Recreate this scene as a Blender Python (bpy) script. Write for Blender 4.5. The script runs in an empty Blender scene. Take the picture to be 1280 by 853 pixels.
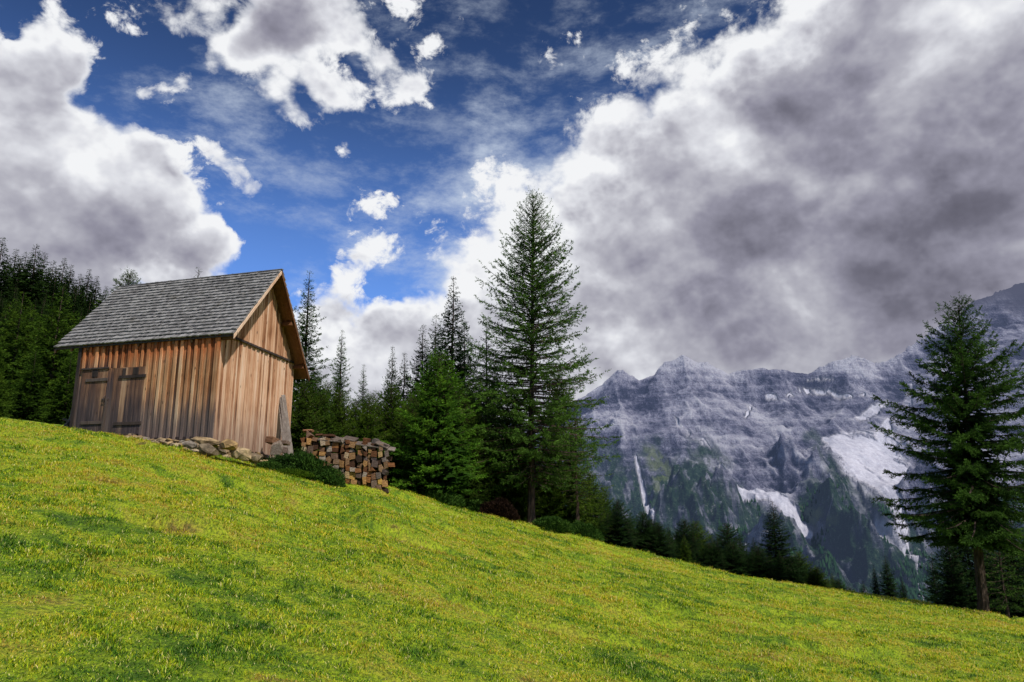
import bpy, math, random
import numpy as np
from mathutils import Vector, Matrix

scene = bpy.context.scene
COL = scene.collection
rng = np.random.default_rng(7)
random.seed(7)
R = math.radians

# ------------------------------------------------------------------ camera
F_PX, PITCH = 924.0, R(12.0)
cam_d = bpy.data.cameras.new('camera')
cam = bpy.data.objects.new('camera', cam_d)
COL.objects.link(cam)
cam_d.sensor_width = 36.0
cam_d.lens = 36.0 * F_PX / 1280.0
cam_d.clip_start = 0.1
cam_d.clip_end = 20000
cam.location = (0, 0, 0)
cam.rotation_euler = (R(90) + PITCH, 0, 0)
scene.camera = cam
scene.view_settings.view_transform = 'Standard'
scene.view_settings.look = 'None'
scene.view_settings.exposure = 0
scene.view_settings.gamma = 1
# the eye is the origin; the meadow under it lies 1.6 m lower
CP, SP = math.cos(PITCH), math.sin(PITCH)

def ray(px, py):
    """sight line of a photo point as (X/Y, Z/Y)"""
    cx, cy = (px - 640) / F_PX, -(py - 426.5) / F_PX
    y = CP - cy * SP
    return cx / y, (SP + cy * CP) / y

def at(px, py, Y):
    t, s = ray(px, py)
    return np.array([t * Y, Y, s * Y])

def to_px(P):
    P = np.asarray(P, float)
    z = P[..., 1] * CP + P[..., 2] * SP
    u = -P[..., 1] * SP + P[..., 2] * CP
    return np.stack([640 + F_PX * P[..., 0] / z, 426.5 - F_PX * u / z], -1)

def unit(px, py):
    t, s = ray(px, py)
    v = np.array([t, 1, s])
    return v / np.linalg.norm(v)

# ------------------------------------------------------------------ numpy noise
_perm = np.random.default_rng(3).permutation(4096)
_val = np.random.default_rng(4).random(4096)

def vnoise(x, y, seed=0):
    x = np.asarray(x, float); y = np.asarray(y, float)
    xi = np.floor(x).astype(np.int64); yi = np.floor(y).astype(np.int64)
    xf = x - xi; yf = y - yi
    u = xf * xf * xf * (xf * (xf * 6 - 15) + 10); v = yf * yf * yf * (yf * (yf * 6 - 15) + 10)
    def h(a, b):
        return _val[_perm[(_perm[(a + seed * 131) & 4095] + b) & 4095]]
    return (h(xi, yi) * (1 - u) + h(xi + 1, yi) * u) * (1 - v) + (h(xi, yi + 1) * (1 - u) + h(xi + 1, yi + 1) * u) * v

def fbm(x, y, oct=5, seed=0, gain=.5):
    s = 0; a = 1; n = 0
    for k in range(oct):
        s = s + a * vnoise(x * 2 ** k + 17.3 * k, y * 2 ** k - 9.1 * k, seed + k); n += a; a *= gain
    return s / n

def ridged(x, y, oct=6, seed=0, gain=.5):
    s = 0; a = 1; n = 0; w = 1
    for k in range(oct):
        r = 1 - np.abs(2 * vnoise(x * 2 ** k + 5.7 * k, y * 2 ** k + 3.3 * k, seed + k) - 1)
        r = r * r
        s = s + a * r * w; n += a; a *= gain; w = np.clip(r * 1.6, 0, 1)
    return s / n

def sstep(a, b, x):
    t = np.clip((x - a) / (b - a), 0, 1)
    return t * t * (3 - 2 * t)

# ------------------------------------------------------------------ mesh helpers
def np_mesh(name, verts, faces_flat, n_per_face, smooth=False, attrs=None):
    """verts (n,3); faces_flat flat index array, n_per_face constant int or array"""
    me = bpy.data.meshes.new(name)
    verts = np.asarray(verts, np.float32)
    faces_flat = np.asarray(faces_flat, np.int32).ravel()
    if np.isscalar(n_per_face):
        nf = len(faces_flat) // n_per_face
        tot = np.full(nf, n_per_face, np.int32)
    else:
        tot = np.asarray(n_per_face, np.int32); nf = len(tot)
    start = np.concatenate([[0], np.cumsum(tot)[:-1]]).astype(np.int32)
    me.vertices.add(len(verts)); me.vertices.foreach_set('co', verts.ravel())
    me.loops.add(len(faces_flat)); me.loops.foreach_set('vertex_index', faces_flat)
    me.polygons.add(nf); me.polygons.foreach_set('loop_start', start); me.polygons.foreach_set('loop_total', tot)
    if smooth:
        me.polygons.foreach_set('use_smooth', np.ones(nf, bool))
    for k, a in (attrs or {}).items():
        at_ = me.attributes.new(k, 'FLOAT', 'POINT')
        at_.data.foreach_set('value', np.asarray(a, np.float32).ravel())
    me.update(calc_edges=True)
    me.validate()
    return me

def grid_faces(nr, nc):
    i = np.arange(nr - 1)[:, None] * nc + np.arange(nc - 1)[None, :]
    return np.stack([i, i + 1, i + nc + 1, i + nc], -1).reshape(-1)

class MB:
    """collects boxes, prisms and tubes into one mesh, with a random value per piece"""
    def __init__(s):
        s.v = []; s.f = []; s.r = []
    def add(s, vs, fs, r=None):
        o = len(s.v); r = random.random() if r is None else r
        s.v += [tuple(v) for v in vs]; s.f += [[i + o for i in f] for f in fs]; s.r += [r] * len(vs)
    def box(s, o, a, b, c, r=None, ch=0):
        """box from corner o along vectors a, b, c"""
        o, a, b, c = (np.asarray(q, float) for q in (o, a, b, c))
        vs = [o, o + a, o + a + b, o + b, o + c, o + a + c, o + a + b + c, o + b + c]
        s.add(vs, [(0, 3, 2, 1), (4, 5, 6, 7), (0, 1, 5, 4), (1, 2, 6, 5), (2, 3, 7, 6), (3, 0, 4, 7)], r)
    def bar(s, p, q, w, h, up=(0, 0, 1), r=None):
        p = np.asarray(p, float); q = np.asarray(q, float); d = q - p; d = d / np.linalg.norm(d)
        up = np.asarray(up, float); sd = np.cross(d, up); sd /= np.linalg.norm(sd); u = np.cross(sd, d)
        s.box(p - sd * w / 2 - u * h / 2, q - p, sd * w, u * h, r)
    def tube(s, pts, rad, n=6, r=None, cap=True):
        pts = np.asarray(pts, float); vs = []; fs = []
        for i, p in enumerate(pts):
            d = pts[min(i + 1, len(pts) - 1)] - pts[max(i - 1, 0)]; d /= np.linalg.norm(d) + 1e-9
            a = np.cross(d, (0.31, .9, .2)); a /= np.linalg.norm(a); b = np.cross(d, a)
            rr = rad[i] if hasattr(rad, '__len__') else rad
            for k in range(n):
                an = 2 * math.pi * k / n
                vs.append(p + (a * math.cos(an) + b * math.sin(an)) * rr)
        for i in range(len(pts) - 1):
            for k in range(n):
                fs.append((i * n + k, i * n + (k + 1) % n, (i + 1) * n + (k + 1) % n, (i + 1) * n + k))
        if cap:
            fs.append(tuple(range(n))[::-1]); fs.append(tuple((len(pts) - 1) * n + k for k in range(n)))
        s.add(vs, fs, r)
    def mesh(s, name):
        me = bpy.data.meshes.new(name); me.from_pydata(s.v, [], s.f)
        a = me.attributes.new('rnd', 'FLOAT', 'POINT'); a.data.foreach_set('value', np.array(s.r, np.float32))
        me.update(); return me
    def build(s, name, mat, parent=None, bevel=0):
        return obj(name, s.mesh(name), mat, parent, bevel)

def obj(name, me, mat, parent=None, bevel=0):
    o = bpy.data.objects.new(name, me); COL.objects.link(o)
    if mat and not me.materials: me.materials.append(mat)
    if parent: o.parent = parent
    if bevel:
        m = o.modifiers.new('bevel', 'BEVEL'); m.width = bevel; m.segments = 1; m.limit_method = 'ANGLE'
    return o

def tag(o, label=None, cat=None, group=None, kind=None):
    if label: o['label'] = label
    if cat: o['category'] = cat
    if group: o['group'] = group
    if kind: o['kind'] = kind
    return o

def empty(name, loc=(0, 0, 0), rz=0, sc=1):
    o = bpy.data.objects.new(name, None); COL.objects.link(o)
    o.location = loc; o.rotation_euler = (0, 0, rz)
    o.scale = (sc, sc, sc) if np.isscalar(sc) else sc
    o.empty_display_size = .2
    return o

def centre(o):
    """move the origin of a one-mesh thing to its bounding box centre at the base"""
    me = o.data; n = len(me.vertices); a = np.empty(n * 3, np.float32); me.vertices.foreach_get('co', a)
    a = a.reshape(-1, 3); c = np.array([(a[:, 0].min() + a[:, 0].max()) / 2, (a[:, 1].min() + a[:, 1].max()) / 2, a[:, 2].min()])
    me.vertices.foreach_set('co', (a - c).ravel().astype(np.float32)); me.update()
    o.location = Vector(c); return o

# ------------------------------------------------------------------ node helpers
class NT:
    def __init__(s, tree):
        s.t = tree; s.n = tree.nodes; s.l = tree.links
    def node(s, typ, **kw):
        n = s.n.new(typ)
        for k, v in kw.items():
            setattr(n, k, v)
        return n
    def put(s, sock, v):
        if v is None: return
        if isinstance(v, bpy.types.NodeSocket): s.l.new(v, sock)
        else:
            if hasattr(sock.default_value, '__len__') and not hasattr(v, '__len__'): v = [v] * len(sock.default_value)
            if hasattr(sock.default_value, '__len__') and len(sock.default_value) == 4 and len(v) == 3: v = (*v, 1)
            sock.default_value = v
    def math(s, op, a, b=None, c=None, clamp=False):
        n = s.node('ShaderNodeMath', operation=op, use_clamp=clamp)
        for i, v in enumerate((a, b, c)): s.put(n.inputs[i], v)
        return n.outputs[0]
    def vm(s, op, a, b=None, scale=None):
        n = s.node('ShaderNodeVectorMath', operation=op)
        s.put(n.inputs[0], a); s.put(n.inputs[1], b)
        if scale is not None: s.put(n.inputs['Scale'], scale)
        return n.outputs['Value'] if op in ('DISTANCE', 'DOT_PRODUCT', 'LENGTH') else n.outputs[0]
    def mr(s, v, a, b, c=0, d=1, smooth=True):
        n = s.node('ShaderNodeMapRange', interpolation_type='SMOOTHSTEP' if smooth else 'LINEAR')
        for i, q in enumerate((v, a, b, c, d)): s.put(n.inputs[i], q)
        return n.outputs[0]
    def noise(s, vec, scale, detail=4, rough=.5, dist=0, color=False, typ='FBM', lac=2):
        n = s.node('ShaderNodeTexNoise', noise_type=typ)
        s.put(n.inputs['Vector'], vec); s.put(n.inputs['Scale'], scale); n.inputs['Detail'].default_value = detail
        n.inputs['Roughness'].default_value = rough; n.inputs['Distortion'].default_value = dist
        n.inputs['Lacunarity'].default_value = lac
        return n.outputs['Color' if color else 'Fac']
    def mix(s, f, a, b, blend='MIX'):
        n = s.node('ShaderNodeMix', data_type='RGBA', blend_type=blend, clamp_factor=True)
        s.put(n.inputs['Factor'], f); s.put(n.inputs['A'] if False else n.inputs[6], a); s.put(n.inputs[7], b)
        return n.outputs[2]
    def ramp(s, f, stops, interp='LINEAR'):
        n = s.node('ShaderNodeValToRGB'); cr = n.color_ramp; cr.interpolation = interp
        while len(cr.elements) < len(stops): cr.elements.new(.5)
        for e, (p, c) in zip(cr.elements, stops):
            e.position = p; e.color = (*c, 1) if hasattr(c, '__len__') else (c, c, c, 1)
        s.put(n.inputs[0], f); return n.outputs[0]
    def attr(s, name):
        n = s.node('ShaderNodeAttribute', attribute_name=name); return n.outputs['Fac']
    def pos(s): return s.node('ShaderNodeNewGeometry').outputs['Position']
    def tex(s, k='Object'): return s.node('ShaderNodeTexCoord').outputs[k]
    def orand(s): return s.node('ShaderNodeObjectInfo').outputs['Random']
    def mapping(s, v, scale=(1, 1, 1), rot=(0, 0, 0), loc=(0, 0, 0)):
        n = s.node('ShaderNodeMapping'); s.put(n.inputs[0], v); n.inputs['Scale'].default_value = scale
        n.inputs['Rotation'].default_value = rot; n.inputs['Location'].default_value = loc; return n.outputs[0]
    def bump(s, h, strength=.5, dist=.02, normal=None):
        n = s.node('ShaderNodeBump'); s.put(n.inputs['Height'], h); n.inputs['Strength'].default_value = strength
        n.inputs['Distance'].default_value = dist
        if normal: s.l.new(normal, n.inputs['Normal'])
        return n.outputs[0]

def material(name):
    m = bpy.data.materials.new(name); m.use_nodes = True
    t = NT(m.node_tree); b = m.node_tree.nodes['Principled BSDF']
    b.inputs['Roughness'].default_value = .85
    b.inputs['Specular IOR Level'].default_value = .2
    return m, t, b
# ------------------------------------------------------------------ sun and sky
SUN_AZ, SUN_EL = R(138), R(50)          # azimuth from +Y towards +X: behind the camera, to its right
sd = bpy.data.lights.new('sun', 'SUN'); sd.energy = 4.9; sd.angle = R(1.2); sd.color = (1, .95, .86)
so = bpy.data.objects.new('sun', sd); COL.objects.link(so)
sun_dir = Vector((math.sin(SUN_AZ) * math.cos(SUN_EL), math.cos(SUN_AZ) * math.cos(SUN_EL), math.sin(SUN_EL)))
so.rotation_euler = (-sun_dir).to_track_quat('-Z', 'Y').to_euler()
so.location = sun_dir * 60

w = bpy.data.worlds.new('World'); scene.world = w; w.use_nodes = True
T = NT(w.node_tree); T.n.clear()
out = T.node('ShaderNodeOutputWorld'); bg = T.node('ShaderNodeBackground')
T.l.new(bg.outputs[0], out.inputs[0])
sky = T.node('ShaderNodeTexSky', sky_type='NISHITA'); sky.sun_disc = False
sky.sun_elevation = SUN_EL; sky.sun_rotation = SUN_AZ; sky.altitude = 1600; sky.air_density = 1.0; sky.dust_density = .3; sky.ozone_density = 3
D0 = T.tex('Generated')
# domain warp so cloud edges billow
wn = T.vm('SCALE', T.vm('SUBTRACT', T.noise(D0, 5.0, 3, .5, color=True), (.5, .5, .5)), scale=.10)
wn2 = T.vm('SCALE', T.vm('SUBTRACT', T.noise(D0, 20.0, 2, .5, color=True), (.5, .5, .5)), scale=.02)
D = T.vm('NORMALIZE', T.vm('ADD', T.vm('ADD', D0, wn), wn2))
D2 = T.vm('NORMALIZE', T.vm('ADD', D0, T.vm('SCALE', wn, scale=.8)))

def blobs(vec, lst, start=None):
    acc = start
    for (px, py, r, wgt) in lst:
        c = unit(px, py); rr = r / F_PX
        rr *= (1 + ((px - 640) ** 2 + (py - 426) ** 2) / F_PX ** 2) ** -.5   # angular size shrinks off axis
        v = T.mr(T.vm('DISTANCE', vec, tuple(c)), rr * .35, rr * 1.25, wgt, 0)
        acc = v if acc is None else T.math('ADD', acc, v)
    return acc

# the long bank of cloud on the right: everything past a plane through the eye
n_ = np.cross(unit(425, 318), unit(735, 62)); n_ /= np.linalg.norm(n_)
if n_ @ unit(1000, 300) < 0: n_ = -n_
bank = T.mr(T.vm('DOT_PRODUCT', D, tuple(n_)), -.05, .26, 0, 2.0)
cover = [  # left cumulus
    (0, 260, 170, .9), (110, 250, 110, .7), (150, 195, 62, .55), (190, 235, 50, .5), (215, 290, 70, .7), (120, 350, 150, .9), (258, 330, 45, .6), (265, 300, 25, .3), (0, 150, 90, .6), (60, 180, 70, .5),
    (40, 46, 78, 0.55), (15, 101, 88, 0.65), (75, 96, 52, 0.50), (80, 36, 50, 0.40), (110, 66, 37, 0.25),
    (190, 6, 62, 0.55), (245, 14, 50, 0.40), 
    # cloud in the top middle
    (320, 26, 78, 0.71), (390, 21, 75, 0.71), (350, 76, 60, 0.60), (470, 66, 42, 0.50), (500, 96, 42, 0.55), (520, 124, 31, 0.50), (380, 136, 52, 0.65), (350, 156, 35, 0.45), (300, 81, 37, 0.45), (430, 184, 20, 0.65), (262, 98, 29, 0.50), (235, 104, 22, 0.40),
    (455, 136, 42, 0.47), (420, 116, 37, 0.45), (430, 36, 50, 0.55),
    # wisps in the blue
    (285, 206, 31, 0.40), (303, 231, 31, 0.44), (325, 251, 31, 0.48), (345, 264, 21, 0.44), (270, 196, 23, 0.32), (185, 106, 38, 0.34), (212, 126, 31, 0.36), (515, 201, 23, 0.48), (365, 328, 23, 0.57), (430, 251, 23, 0.38), (460, 244, 23, 0.31), (480, 236, 21, 0.32), (425, 221, 17, 0.27),
    (690, 62, 42, 0.29), (722, 54, 32, 0.27), (590, 106, 70, 0.20), (560, 36, 93, 0.20), (575, 66, 62, 0.16), (300, 186, 141, 0.13), (200, 176, 77, 0.15),
    # lower middle
    (430, 330, 38, .5), (395, 385, 45, .5), (450, 290, 28, .4), (420, 460, 90, .6), (500, 410, 40, .4), (475, 310, 40, .3), (410, 290, 14, .3),
    # negative: open blue
    (190, 60, 48, -.3), (8, 28, 16, -.5), (442, 74, 20, -.35), (545, 350, 26, -.35), (495, 352, 30, -.5), (545, 160, 50, -.3),
    (600, 50, 60, -.3), (655, 25, 50, -.25), (350, 290, 50, -.4), (270, 150, 50, -.2), (375, 215, 40, -.3), (320, 300, 30, -.2), (470, 265, 16, -.2), (90, 122, 20, -.25), (545, 235, 14, -.2), (130, 80, 25, -.2),
]
dens = blobs(D, cover, bank)
# away from the photographed part of the sky: ordinary broken cloud
back = T.mr(T.vm('DOT_PRODUCT', D0, (0, CP, SP)), .35, .62, 1, 0)
bn = T.mr(T.noise(D0, 1.8, 3, .5), .45, .62, 0, .8)
dens = T.math('ADD', dens, T.math('MULTIPLY', back, bn))
def puff(vec, scale, detail):
    """billowing heads: a fractal of rounded cells"""
    v = T.node('ShaderNodeTexVoronoi', feature='F1'); v.inputs['Scale'].default_value = scale; v.inputs['Detail'].default_value = detail
    v.inputs['Roughness'].default_value = .55; v.inputs['Lacunarity'].default_value = 2.2; T.l.new(vec, v.inputs['Vector'])
    return T.math('SUBTRACT', 1.0, v.outputs['Distance'])
DS = T.vm('NORMALIZE', T.vm('ADD', D0, T.vm('SCALE', wn, scale=.3)))
stretch = T.mapping(DS, scale=(1, 1, 1.2))
fine = T.noise(stretch, 9.0, 9, .58)
pf = puff(stretch, 11.0, 3)
nz = T.math('ADD', T.math('MULTIPLY', T.math('SUBTRACT', fine, .5), 1.9), T.math('MULTIPLY', T.math('SUBTRACT', pf, .52), .75))
nz = T.math('MULTIPLY', nz, T.mr(dens, .15, .9, 1.55, .95))
wisp = T.math('MULTIPLY', T.math('SUBTRACT', T.noise(T.mapping(D0, scale=(1, 1, 1.3)), 24.0, 7, .68, dist=.3), .5), T.mr(dens, .3, 1.1, 3.6, .6))
dn = T.math('ADD', T.math('ADD', T.math('ADD', dens, .03), nz), wisp)
alpha = T.mr(dn, .16, .72)
thick = T.mr(T.math('SUBTRACT', dn, T.math('MULTIPLY', nz, .35)), .45, 1.7)
# relief: the billows sampled again a little way towards the light tell lit from shaded sides
off = tuple(np.array([.12, -.1, .55]) * .035)
st2 = T.mapping(T.vm('ADD', DS, off), scale=(1, 1, 1.2))
ra = T.math('SUBTRACT', pf, puff(st2, 11.0, 3))
rb = T.math('SUBTRACT', T.noise(stretch, 8.0, 5, .5), T.noise(st2, 8.0, 5, .5))
relief = T.math('ADD', T.math('MULTIPLY', ra, .38), T.math('MULTIPLY', rb, 1.05))
shade = blobs(D2, [  # + dark, - bright
    (20, 330, 130, .30), (170, 350, 100, .34), (20, 240, 60, .18), (240, 360, 50, .16), (130, 290, 50, .16), (60, 140, 40, .12),
    (355, 40, 50, .46), (330, 60, 35, .15),
    (1040, 120, 110, .42), (950, 290, 70, .3), (1250, 170, 140, .34), (1130, 250, 120, .24), (800, 160, 80, .16), (860, 330, 120, .22), (740, 350, 80, .12),
    (1000, 380, 160, .30), (1200, 330, 160, .36), (1150, 400, 100, .15), (760, 280, 60, .12), (900, 430, 100, .12), (1270, 110, 60, .1), (960, 120, 60, .15), (1080, 20, 60, .05),
    (560, 290, 110, -.2), (700, 250, 90, -.14), (640, 380, 90, -.12), (840, 150, 22, -.1), (900, 180, 45, -.24), (1000, 240, 18, -.16), (1140, 110, 38, -.30), (1125, 160, 26, -.2), (860, 60, 80, -.22), (750, 110, 60, -.2), (680, 190, 60, -.12),
    (1065, 235, 22, -.2), (850, 280, 35, -.15), (800, 310, 40, -.12), (900, 75, 40, -.15), (1250, 40, 40, -.15), (790, 400, 60, -.08), (130, 170, 60, -.14), (110, 215, 40, -.16), (200, 240, 50, -.12), (1180, 40, 60, -.2), (60, 200, 60, -.15), (1000, 40, 60, -.15), (500, 320, 80, -.1)])
lum = T.math('SUBTRACT', 1.03, T.math('MULTIPLY', thick, .25))
lum = T.math('SUBTRACT', lum, T.math('MULTIPLY', shade, T.mr(dn, .35, .8, .2, .56)))
lum = T.math('ADD', lum, T.math('MULTIPLY', T.math('MULTIPLY', relief, T.mr(thick, 0, .4, .35, 1)), T.mr(thick, .55, 1, 1, .6)))
lum = T.math('ADD', lum, T.math('MULTIPLY', T.math('SUBTRACT', T.noise(D2, 3.2, 4, .5), .5), T.mr(thick, .2, .8, 0, .4)))
ccol = T.ramp(lum, [(.0, (.085, .083, .11)), (.3, (.165, .162, .21)), (.5, (.285, .28, .35)), (.7, (.46, .46, .52)), (.88, (.72, .73, .78)), (1, (.90, .91, .93))])
# blue sky: nishita, pulled to the photograph's deep blue, paler towards the horizon
bl = T.mix(1.0, T.vm('SCALE', sky.outputs[0], scale=.1), (.40, .63, .98), 'MULTIPLY')
z_ = T.node('ShaderNodeSeparateXYZ'); T.l.new(D0, z_.inputs[0])
deep = T.mr(z_.outputs[2], .24, .62, 1.75, .60)
bl = T.vm('SCALE', bl, scale=deep)
hs = T.node('ShaderNodeHueSaturation'); hs.inputs['Saturation'].default_value = .96; T.l.new(bl, hs.inputs['Color'])
veil = T.math('MULTIPLY', T.mr(T.noise(T.mapping(DS, scale=(1, 1, 2.2)), 5.0, 8, .66), .46, .80), T.mr(dens, -.6, .2, .38, .95))
bluec = T.mix(veil, hs.outputs[0], (.62, .70, .82))
full = T.mix(alpha, bluec, ccol)
# below the horizon: dim green-grey
full = T.mix(T.mr(z_.outputs[2], -.16, -.05, 1, 0), full, (.12, .13, .14))
T.l.new(full, bg.inputs['Color']); bg.inputs['Strength'].default_value = 1.0
w.cycles.sampling_method = 'MANUAL'; w.cycles.sample_map_resolution = 256

cy = scene.cycles
cy.use_adaptive_sampling = True; cy.adaptive_threshold = .02
cy.use_denoising = True
cy.max_bounces = 6; cy.diffuse_bounces = 2; cy.glossy_bounces = 1; cy.transmission_bounces = 2; cy.transparent_max_bounces = 4
cy.caustics_reflective = False; cy.caustics_refractive = False
# ------------------------------------------------------------------ the meadow, one sheet out to the valley
_cr = np.array([(-1500, 300, 20), (-900, 400, 20), (-400, 478, 20), (-200, 505, 20), (0, 530, 19.5), (90, 541, 19), (180, 556, 19), (272, 575, 19), (345, 590, 20.5), (420, 603, 22), (480, 611, 23.5),
                (560, 634, 26), (665, 658, 29.5), (760, 681, 30), (800, 690, 30), (900, 715, 29), (1060, 742, 28), (1280, 775, 26), (1500, 812, 25), (1900, 875, 25), (2600, 980, 25)], float)
_ct = []; _cs = []
for a_, b_, c_ in _cr:
    q = ray(a_, b_); _ct.append(q[0]); _cs.append(q[1])
_tt = np.linspace(-1.6, 1.6, 801)
def _smooth(a, n=15):
    k = np.hanning(n); k /= k.sum(); return np.convolve(np.pad(a, n // 2, mode='edge'), k, 'valid')
_S = _smooth(np.interp(_tt, _ct, _cs)); _DC = _smooth(np.interp(_tt, _ct, _cr[:, 2]), 41)
_pa, _pb = np.polyfit(_tt[150:650], _S[150:650], 1)
_ROLL = _smooth(np.interp(_tt, [-1.6, -.5, -.36, -.25, -.18, .3, .6, 1.6], [.12, .12, .12, .15, .3, .42, .42, .42]), 21)

def ground(X, Y, detail=True):
    X = np.asarray(X, float); Y = np.asarray(Y, float)
    Ys = np.maximum(Y, 4.0); t = np.clip(X / Ys, -1.6, 1.6)
    s = np.interp(t, _tt, _S); dc = np.interp(t, _tt, _DC); roll = np.interp(t, _tt, _ROLL)
    plane = _pa * t + _pb
    wgt = sstep(4, 12, Y); s = plane * (1 - wgt) + s * wgt
    zc = s * dc
    k = (zc + 1.6) / dc
    z = -1.6 + k * np.minimum(Y, dc)
    d = np.maximum(Y - dc, 0)
    z = z + k * np.minimum(d, 12) - roll * d * d / (d + 7)
    # wooded slope climbing away to the left
    L = sstep(-.12, -.55, t)
    z = z + L * .46 * np.maximum(Y - 40, 0) * (1 - .55 * sstep(70, 260, Y)) + L * roll * 0
    # valley
    far = sstep(60, 900, Y) * (1 - L)
    z = np.where(Y > 60, np.maximum(z, -250 + 30 * t), z)
    if detail:
        a = sstep(3, 10, Y) * (1 - .6 * sstep(60, 200, Y))
        z = z + ((fbm(X * .3, Y * .45, 3, 5) - .5) * .26 + (fbm(X * 1.5, Y * 1.9, 3, 8) - .5) * .15) * a
        z = z - .16 * sstep(.58, .70, fbm(X * .5 + 3, Y * 1.0, 2, 21)) * a
    return z

def axis(vals):
    out_ = []
    for (a, b, n) in vals: out_ += list(np.linspace(a, b, n, endpoint=False))
    return np.array(out_ + [vals[-1][1]])
xs = axis([(-3000, -300, 20), (-300, -60, 40), (-60, -26, 60), (-26, 26, 420), (26, 60, 50), (60, 300, 40), (300, 3000, 20)])
ys = axis([(-400, -20, 15), (-20, 2, 20), (2, 34, 300), (34, 70, 70), (70, 300, 60), (300, 1600, 40)])
GX, GY = np.meshgrid(xs, ys)
GZ = ground(GX, GY)
me = np_mesh('meadow', np.stack([GX, GY, GZ], -1).reshape(-1, 3), grid_faces(len(ys), len(xs)), 4, True)

def meadow_colour(T):
    """patch colour of the turf by place; shared by the soil sheet and the blades"""
    P = T.pos()
    flat = T.mapping(P, scale=(1, 1, .2))
    big = T.noise(flat, .22, 3, .5)
    mid = T.noise(T.mapping(P, scale=(.8, 1.3, .2), loc=(3, 7, 0)), 1.1, 4, .55)
    sm = T.noise(T.mapping(P, scale=(1, 1, .2), loc=(8, 1, 0)), 4.5, 4, .6)
    f = T.math('ADD', T.math('MULTIPLY', big, .45), T.math('ADD', T.math('MULTIPLY', mid, .7), T.math('MULTIPLY', sm, .6)))
    f = T.math('SUBTRACT', f, .245)
    return f, big, mid, sm

gm, T, b = material('turf')
f, big, mid, sm = meadow_colour(T)
col = T.ramp(f, [(.38, (.03, .08, .005)), (.5, (.12, .21, .008)), (.63, (.28, .36, .012)), (.8, (.36, .32, .035))])
brown = T.mr(T.math('MULTIPLY', T.mr(mid, .55, .68), T.mr(sm, .45, .62)), .2, .9, 0, .8)
col = T.mix(brown, col, (.13, .085, .03))
P = T.pos()
bl_ = T.noise(T.mapping(P, scale=(1, .6, .5)), 38, 5, .7)
col = T.mix(T.mr(bl_, .38, .6, .75, 0), col, (.03, .055, .008))
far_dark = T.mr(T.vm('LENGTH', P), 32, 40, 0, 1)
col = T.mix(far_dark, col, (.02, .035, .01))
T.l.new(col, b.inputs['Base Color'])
hn = T.math('ADD', T.noise(P, 18, 6, .7), T.math('MULTIPLY', T.noise(P, 3.5, 3, .6), 1.2))
T.l.new(T.bump(hn, .9, .05), b.inputs['Normal'])
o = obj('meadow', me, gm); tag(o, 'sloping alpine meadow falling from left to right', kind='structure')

# grass blades: nobody could count them
def make_grass(n, seed):
    g = np.random.default_rng(seed)
    # pick distance so that blades are dense near the camera and thin out with it
    Y = 3.9 * (34 / 3.9) ** g.random(n * 2) ; Y = Y ** 1.0
    t = g.uniform(-.86, .86, n * 2)
    keep = g.random(n * 2) < .25 + .75 * (Y / 34) ** .6
    Y, t = Y[keep][:n], t[keep][:n]; n = len(Y)
    X = t * Y
    dc = np.interp(t, _tt, _DC)
    ok = Y < dc + 2.5
    X, Y, t = X[ok], Y[ok], t[ok]; n = len(X)
    cl = fbm(X * 2.2, Y * 2.2, 3, 31); cl2 = fbm(X * 7, Y * 7, 2, 33)
    bare = .6 * sstep(.60, .75, fbm(X * .8 + 9, Y * 1.2, 3, 12))
    keep = g.random(n) < (.5 + .8 * cl2) * (1 - .35 * bare)
    X, Y, cl, cl2, bare = X[keep], Y[keep], cl[keep], cl2[keep], bare[keep]; n = len(X)
    Z = ground(X, Y)
    sc = (np.maximum(Y, 5) / 6) ** .45
    h = (.011 + .024 * cl ** 1.5 + .05 * np.maximum(cl2 - .5, 0)) * g.uniform(.5, 1.5, n) * (1 - .4 * bare) * sc
    tall = g.random(n) < .02; h[tall] *= 1.7
    wd = g.uniform(.0022, .0044, n) * sc ** 1.3
    az = g.uniform(0, 2 * math.pi, n); lean = g.uniform(.1, 1.3, n) * h
    # a light drift of the blades downhill
    lx, ly = np.cos(az) * lean + .1 * h, np.sin(az) * lean
    sx, sy = -np.sin(az + g.normal(0, .6, n)) * wd, np.cos(az) * wd
    B = np.stack([X, Y, Z - .008], -1); S = np.stack([sx, sy, np.zeros(n)], -1)
    M = B + np.stack([lx * .35, ly * .35, h * .62], -1); Tp = B + np.stack([lx, ly, h], -1)
    V = np.stack([B - S, B + S, M + S * .7, M - S * .7, Tp], 1).reshape(-1, 3)
    i = np.arange(n)[:, None] * 5
    fl = np.concatenate([i + 0, i + 1, i + 2, i + 3, i + 3, i + 2, i + 4], 1).reshape(-1)
    tot = np.tile([4, 3], n)
    rr = np.repeat(g.random(n), 5)
    tipv = np.tile([0, 0, .6, .6, 1.], n)
    return np_mesh('grass', V, fl, tot, True, {'rnd': rr, 'tip': tipv})
grm, T, b = material('grass blade')
f, big, mid, sm = meadow_colour(T)
r = T.attr('rnd')
hol = T.mr(T.noise(T.mapping(T.pos(), scale=(.6, 1.5, .3), loc=(2, 5, 0)), 1.0, 5, .65), .52, .68)
f = T.math('SUBTRACT', f, T.math('MULTIPLY', hol, .075))
ny = T.node('ShaderNodeSeparateXYZ'); T.l.new(T.pos(), ny.inputs[0])
f = T.math('SUBTRACT', f, T.mr(ny.outputs[1], 5, 13, .055, -.012))  # broad foreground shading put into the blade colour: darker, greener near the eye
f2 = T.math('ADD', f, T.math('MULTIPLY', T.math('SUBTRACT', r, .5), .42))
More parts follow.
